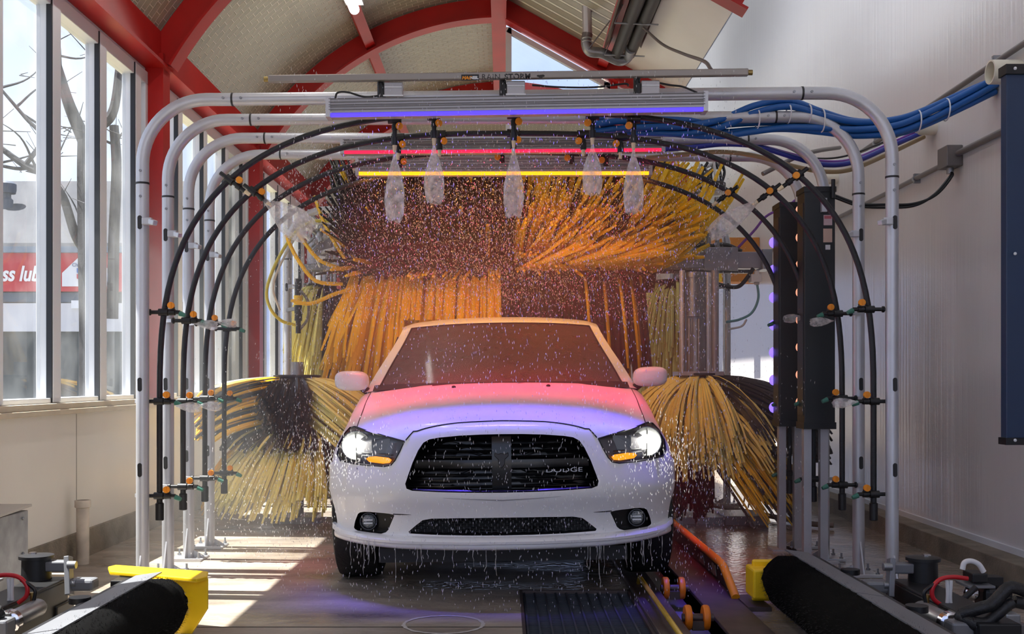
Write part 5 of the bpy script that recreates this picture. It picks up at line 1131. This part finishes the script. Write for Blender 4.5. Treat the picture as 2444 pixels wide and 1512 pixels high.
def pneu(mir, lab, Y):
    """air motor, arms, cylinder and hoses beside a roller"""
    def g(px, py, dy=0): return W(2290-px if mir else px, py-(5 if mir else 0), Y+dy)
    sx = -1 if mir else 1
    A = thing('roller_drive', lab, 'machine', (g(2200, 1400).x, Y, 0))
    def bx(name, p0, p1, y0, y1, m, parent=None, bevel=.006, z0=None):
        a, b = g(*p0), g(*p1); mb = MB(); mb.box(min(a.x, b.x), max(a.x, b.x), Y+y0, Y+y1, min(a.z, b.z) if z0 is None else z0, max(a.z, b.z)); return mb.build(name, m, parent or A, smooth=False, bevel=bevel)
    bx('beam', (2138, 1386), (2222, 1430), -.80, .06, m_black); bx('mounting_foot', (2130, 1440), (2250, 1442), -.1, .08, m_black, z0=0)
    bx('side_skirt', (2136, 1392), (2142, 1480), -.78, .04, m_black, z0=.03)
    mb = MB(); mb.lathe([(.0, 0), (.060, 0), (.058, .085), (.070, .087), (.070, .100), (.03, .106), (0, .106)], g(2203, 1386), n=28); mo = mb.build('air_motor', m_black, A)
    mb = MB(); mb.cyl(g(2212, 1330), g(2212, 1322), .016, n=6); mb.build('top_bolt', m_chrome, mo)
    bx('upper_arm', (2124, 1342), (2178, 1366), -.03, .03, m_cover); bx('lower_arm', (2056, 1382), (2114, 1410), -.06, .02, m_cover, bevel=.012)
    mb = MB(); mb.bar(g(2127, 1332, -.02), g(2124, 1424, -.06), .05, .022, up=(sx, 0, 0)); mb.build('link_plate', m_cover, A, smooth=False, bevel=.003)
    for py in (1352, 1396): mb = MB(); mb.cyl(g(2108, py, -.05), g(2128, py, -.05), .016, n=12); mb.build('pivot_bolt', m_steel, A)
    a, b = g(2196, 1452, -.40), g(2292, 1500, -.72); d = b-a; ln = d.length
    mb = MB(); mb.lathe([(.0, 0), (.030, .0), (.034, .012), (.034, ln*.68), (.026, ln*.74), (.014, ln*.76), (.014, ln), (0, ln)], a, d, 20); cy_ = mb.build('air_cylinder', m_steel, A)
    mb = MB(); mb.lathe([(.034, ln*.70), (.044, ln*.71), (.044, ln*.80), (.03, ln*.83)], a, d, 20); mb.build('cylinder_nut', m_chrome, cy_)
    mb = MB(); q = g(2212, 1446, -.42); mb.cyl(q, q+Vector((0, 0, .035)), .009, n=10); mb.cyl(q+Vector((0, 0, .035)), q+Vector((0, 0, .045)), .014, n=10); mb.build('air_port', mat('brass fitting', L(170, 140, 80), .35, metal=.8), cy_)
    mb = MB(); q = g(2304, 1500, -.72); mb.box(q.x-.06, q.x+.06, q.y-.04, q.y+.04, q.z-.05, q.z+.03); mb.build('cylinder_clevis', m_cover, A, smooth=False, bevel=.01)
    for pts, r, m, nm in (([(2246, 1443), (2227, 1426), (2226, 1402), (2244, 1382), (2274, 1376), (2310, 1380)], .0085, mat('red air line', L(196, 30, 40), .4), 'red_line'), ([(2210, 1440), (2206, 1414), (2222, 1398), (2240, 1388)], .007, m_black, 'black_line'),
            ([(2260, 1384), (2262, 1420), (2258, 1462)], .007, m_whose, 'white_line'), ([(2270, 1384), (2268, 1430), (2276, 1462), (2292, 1464)], .007, m_whose, 'white_line'), ([(2297, 1358), (2302, 1342), (2318, 1338), (2336, 1346), (2348, 1364)], .010, m_whose, 'white_line'),
            ([(2292, 1464), (2340, 1450), (2368, 1440), (2404, 1404), (2424, 1402), (2446, 1410)], .022, m_hose, 'black_hose'), ([(2318, 1482), (2352, 1484), (2378, 1466), (2404, 1444), (2418, 1436)], .020, m_hose, 'black_hose'), ([(2288, 1466), (2320, 1486), (2366, 1516)], .022, m_hose, 'black_hose'), ([(2330, 1400), (2300, 1430), (2312, 1446)], .012, m_hose, 'black_hose'), ([(2420, 1434), (2446, 1440)], .022, m_hose, 'black_hose')):
        mb = MB(); mb.tube(bez([g(x, y, -.30-.45*smooth01(2240, 2300, x)*(nm == 'black_hose' and r > .013)-.14*(nm != 'black_hose')) for x, y in pts], 7), r, 10); mb.build(nm, m, A)
    bx('valve_manifold', (2282, 1352), (2318, 1374), -.16, -.06, m_black); bx('valve_bar', (2318, 1364), (2364, 1384), -.12, -.06, m_black, bevel=.002); bx('manifold_plate', (2268, 1378), (2330, 1384), -.18, -.05, m_cover, bevel=.002)
    bx('filter_body', (2316, 1388), (2384, 1446), -.14, -.02, m_black, bevel=.02); bx('fitting_block', (2338, 1436), (2372, 1466), -.24, -.16, m_steel)
    mb = MB(); mb.ball(g(2318, 1414, -.12), .032, 16, 10); mb.build('filter_bowl', m_chrome, A)
    bx('valve_box', (2352, 1470), (2410, 1512), -.15, .1, m_cond, z0=0)
    return A
pneu(False, 'black air motor, cylinder and hoses of the roller on the wall side', 4.55)
pneu(True, 'black air motor, cylinder and red hose of the roller on the window side', 4.55)
# steel box and stand pipe by the window wall
A = thing('steel_box', 'galvanised steel box standing by the low wall under the windows', 'box', (-2.46, 5.0, 0))
mb = MB(); mb.box(-2.58+.03, -2.335, 4.80, 5.36, 0, W(0, 1232, 5.1).z); mb.build('case', m_steel, A, smooth=False, bevel=.004)
mb = MB(); mb.sheet([[(-2.55, 4.78, .44), (-2.325, 4.78, .44)], [(-2.55, 5.38, .46), (-2.325, 5.38, .46)]], (0, 0, .012)); mb.build('lid', mat('box lid', L(186, 182, 178), .35, metal=.5), A, smooth=False)
for y, z in ((4.86, .40), (5.3, .41), (4.86, .06), (5.3, .06), (5.3, .24)): mb = MB(); mb.ball((-2.333, y, z), .008, 8, 6); mb.build('rivet', m_steel, A)
mb = MB(); mb.lathe([(.036, 0), (.036, .33), (.046, .335), (.046, .375), (.036, .376), (.034, .33)], (-2.475, 6.42, 0), n=20); tag(mb.build('stand_pipe', mat('grimy pvc', L(196, 184, 168), .6, var=.25, vscale=9)), 'grimy open stand pipe rising from the floor at the foot of the window wall', 'pipe')
mb = MB(); mb.box(-2.164, -2.078, 5.18, 5.22, 0, .16); tag(mb.build('cabinet_board', m_sill, smooth=False), 'small tan board standing on the floor behind the roller drive', 'board')

# ------------------------------------------------------------------ conveyor in the floor
m_rust = mat('dark conveyor steel', L(84, 72, 70), .48, metal=.4, var=.25, vscale=9)
m_roll = mat('orange conveyor roller', L(226, 120, 20), .45)
A = thing('conveyor', 'dark steel conveyor track let into the floor, with orange rollers', 'conveyor', (.88, 5, 0))
mb = MB(); mb.box(.655, .80, 2.4, 9.5, -.1, .012); mb.box(.655, .668, 2.4, 9.5, .012, .02); mb.build('track_plate', m_rust, A, smooth=False, bevel=.004)
mb = MB(); mb.box(.955, 1.15, 2.4, 9.5, -.1, .016); mb.build('track_plate', m_rust, A, smooth=False, bevel=.004)
mb = MB(); mb.box(.52, .655, 2.4, 5.62, -.35, -.04); mb.build('track_side', m_rust, A, smooth=False)
for y, z in ((4.86, .025), (5.52, .03), (4.3, .02)):
    for x in (.825, .905): mb = MB(); mb.lathe([(.02, -.014), (.052, -.014), (.056, -.008), (.056, .008), (.052, .014), (.02, .014)], (x, y, z), (1, 0, 0), 24); mb.build('roller', m_roll, A)
    mb = MB(); mb.cyl((.80, y, z), (.94, y, z), .018, n=12); mb.box(.84, .892, y-.04, y+.12, z-.05, z-.01); mb.build('roller_pin', m_rust, A)
mb = MB(); mb.tube([(.715, 2.4, .06), (.712, 5.66, .06), (.712, 5.72, .02)], .0115, 10); tag(mb.build('guide_rod', mat('worn yellow rod', L(196, 160, 40), .4, var=.2, vscale=12)), 'thin worn yellow guide rod along the conveyor, beside the floor grating', 'guide rail')
A = thing('guide_rail', 'thick yellow and orange wheel guide rail sloping to the floor at its near end', 'guide rail', (1.138, 6, 0))
mb = MB(); mb.tube([(1.138, 5.32, .02), (1.138, 5.36, .035), (1.138, 5.60, .118), (1.138, 5.68, .13), (1.138, 5.8, .132), (1.138, 9.5, .132)], .021, 14); mb.build('rail', mat('yellow orange rail', L(232, 150, 26), .45, var=.15, vscale=2), A)
mb = MB(); mb.prism([(1.15, 5.30, .0), (1.15, 5.62, .10), (1.15, 9.5, .115), (1.15, 9.5, .0)], (.014, 0, 0)); mb.build('side_plate', m_rust, A, smooth=False)
mb = MB(); mb.box(1.15, 1.26, 5.1, 5.4, .0, .02); mb.build('foot', m_rust, A, smooth=False)
for y in (5.85, 6.2): mb = MB(); mb.prism([(1.149, y, .03), (1.149, y+.16, .03), (1.149, y+.12, .085), (1.149, y+.03, .085)], (-.004, 0, 0)); mb.build('cutout', m_floor, A, smooth=False)
m_grate = mat('dark fibreglass grating', L(62, 66, 76), .45)
A = thing('floor_grating', 'dark grating of close cross bars over the drain pit in front of the car', 'grating', (.37, 4.4, -.04))
mb = MB()
for i in range(11): x = .11+.0535*i; mb.box(x-.004, x+.004, 3.2, 5.60, -.05, -.008)
mb.build('bearing_bars', m_grate, A, smooth=False)
mb = MB(); y = 3.6
while y < 5.6: mb.box(.09, .65, y-.003, y+.003, -.04, -.014); y += .0185
mb.build('cross_bars', m_grate, A, smooth=False)
mb = MB(); mb.box(.085, .10, 3.2, 5.62, -.06, .002); mb.box(.64, .655, 3.2, 5.62, -.06, .002); mb.box(.085, .655, 5.60, 5.62, -.06, .002); mb.build('frame', m_rust, A, smooth=False)
mb = MB(); n = 64; vs_ = []; rr = random.Random(3)
for i in range(n):
    t = 2*PI*i/n
    for r in (.168+rr.uniform(-.004, .003), .184+rr.uniform(-.003, .004)): vs_.append((-.262+r*math.cos(t), 4.83+r*1.0*math.sin(t), .002))
mb.add(vs_, [(2*i, 2*i+1, (2*i+3) % (2*n), (2*i+2) % (2*n)) for i in range(n)]); tag(mb.build('floor_ring', mat('pale ring mark', L(186, 182, 180), .5), smooth=False, fix=False), 'pale ring mark on the floor in front of the car', 'floor mark')
# ------------------------------------------------------------------ falling water and suds
m_drop = fade('water drop', (.96, .96, .98), .55, scale=4, lo=.2, hi=.4, transl=.55)
rw = random.Random(77)
def drops(name, label, n, region, r0, r1, h0, h1, tilt=.15):
    v, f = [], []
    for _ in range(n):
        p = region()
        if p is None: continue
        r, h = rw.uniform(r0, r1), rw.uniform(h0, h1); d = Vector((rw.gauss(0, tilt), rw.gauss(0, tilt), 1)).normalized()*h; k = len(v)
        p = Vector(p); v += [p+d, p-d, p+Vector((r, 0, 0)), p+Vector((0, r, 0)), p-Vector((r, 0, 0)), p-Vector((0, r, 0))]
        f += [(k, k+2, k+3), (k, k+3, k+4), (k, k+4, k+5), (k, k+5, k+2), (k+1, k+3, k+2), (k+1, k+4, k+3), (k+1, k+5, k+4), (k+1, k+2, k+5)]
    me = bpy.data.meshes.new(name); me.from_pydata(v, [], f); me.materials.append(m_drop); o = bpy.data.objects.new(name, me); COL.objects.link(o)
    return tag(o, label, 'water', None, 'stuff')
U = rw.uniform
def r_bar():
    x, y, z = U(-1.12, 1.16), U(5.34, 5.48), 2.62-2.6*U(0, 1)
    if abs(x) < .86 and z < .95: y = U(4.98, 5.12)
    return (x, y, z)
drops('rinse_drops', 'curtain of water drops falling from the rinse bar in front of the car', 6000, r_bar, .0009, .0019, .004, .010)
def r_mid():
    x, y, z = rw.gauss(0, .75), U(6.0, 8.2), U(1.25, 2.45)
    if abs(x) > 1.5 or (z < 1.62 and abs(x) < .8 and y > 7.0) or (z < 1.25+.2): return None
    return (x, y, z)
drops('foam_drops', 'cloud of falling drops between the red bar and the top brush', 24000, r_mid, .0011, .0023, .003, .008, .5)
def r_low():
    s = rw.choice((-1, 1)); x = s*U(.93, 1.75); return (x, U(5.9, 7.9), U(.02, 1.5)*U(.4, 1))
drops('side_drops', 'drops falling beside the car between the low brushes', 3600, r_low, .0010, .0021, .004, .010, .3)
def r_lamp():
    s = rw.choice((-1, 1)); return (s*rw.gauss(.86, .13), U(5.05, 5.22), rw.gauss(.70, .07))
drops('lamp_drops', 'drops lit white in front of the headlights', 800, r_lamp, .0008, .0016, .005, .011, .2)
mb = MB()
for k in range(40):
    x = rw.choice((rw.gauss(-.66, .09), rw.gauss(-.48, .12), U(-.85, .85), rw.gauss(.62, .13))); ln = U(.02, .16) if rw.random() < .7 else U(.1, .22); y = 5.15+Dp(min(abs(x), .88))+U(-.01, .03); z = .292-.0142*x+.012*abs(x); p = []; n = 7
    for i in range(n): t = i/(n-1); p.append((x+.004*math.sin(t*6+k)*t+.006*t*rw.gauss(0, .4), y, z-ln*t))
    mb.tube(p, [U(.0012, .0028)*(1-.5*i/n) for i in range(n)], 5)
tag(mb.build('dripping_suds', fade('suds', (.9, .9, .92), .8, scale=30), fix=False), 'strings of suds dripping from the underside of the front bumper', 'suds', None, 'stuff')
# fine mist hanging between the arches, thinner towards the light bars
for z0, z1, dens, lab in ((.02, 1.90, .12, 'fine mist hanging low over and beside the car'), (1.905, 2.12, .07, 'thin mist at the height of the brush roller, above the car roof'), (2.125, 2.40, .035, 'faint mist just below the light bars')):
    m = bpy.data.materials.new('mist'); m.use_nodes = True; n = m.node_tree; n.nodes.clear(); o = n.nodes.new('ShaderNodeOutputMaterial'); v = n.nodes.new('ShaderNodeVolumeScatter')
    v.inputs['Density'].default_value = dens; v.inputs['Anisotropy'].default_value = .2; v.inputs['Color'].default_value = (1, 1, 1, 1); n.links.new(v.outputs[0], o.inputs['Volume'])
    mb = MB(); mb.box(-2.3, 2.3, 5.9, 8.2, z0, z1); tag(mb.build('mist', m, smooth=False), lab, 'mist', None, 'stuff')
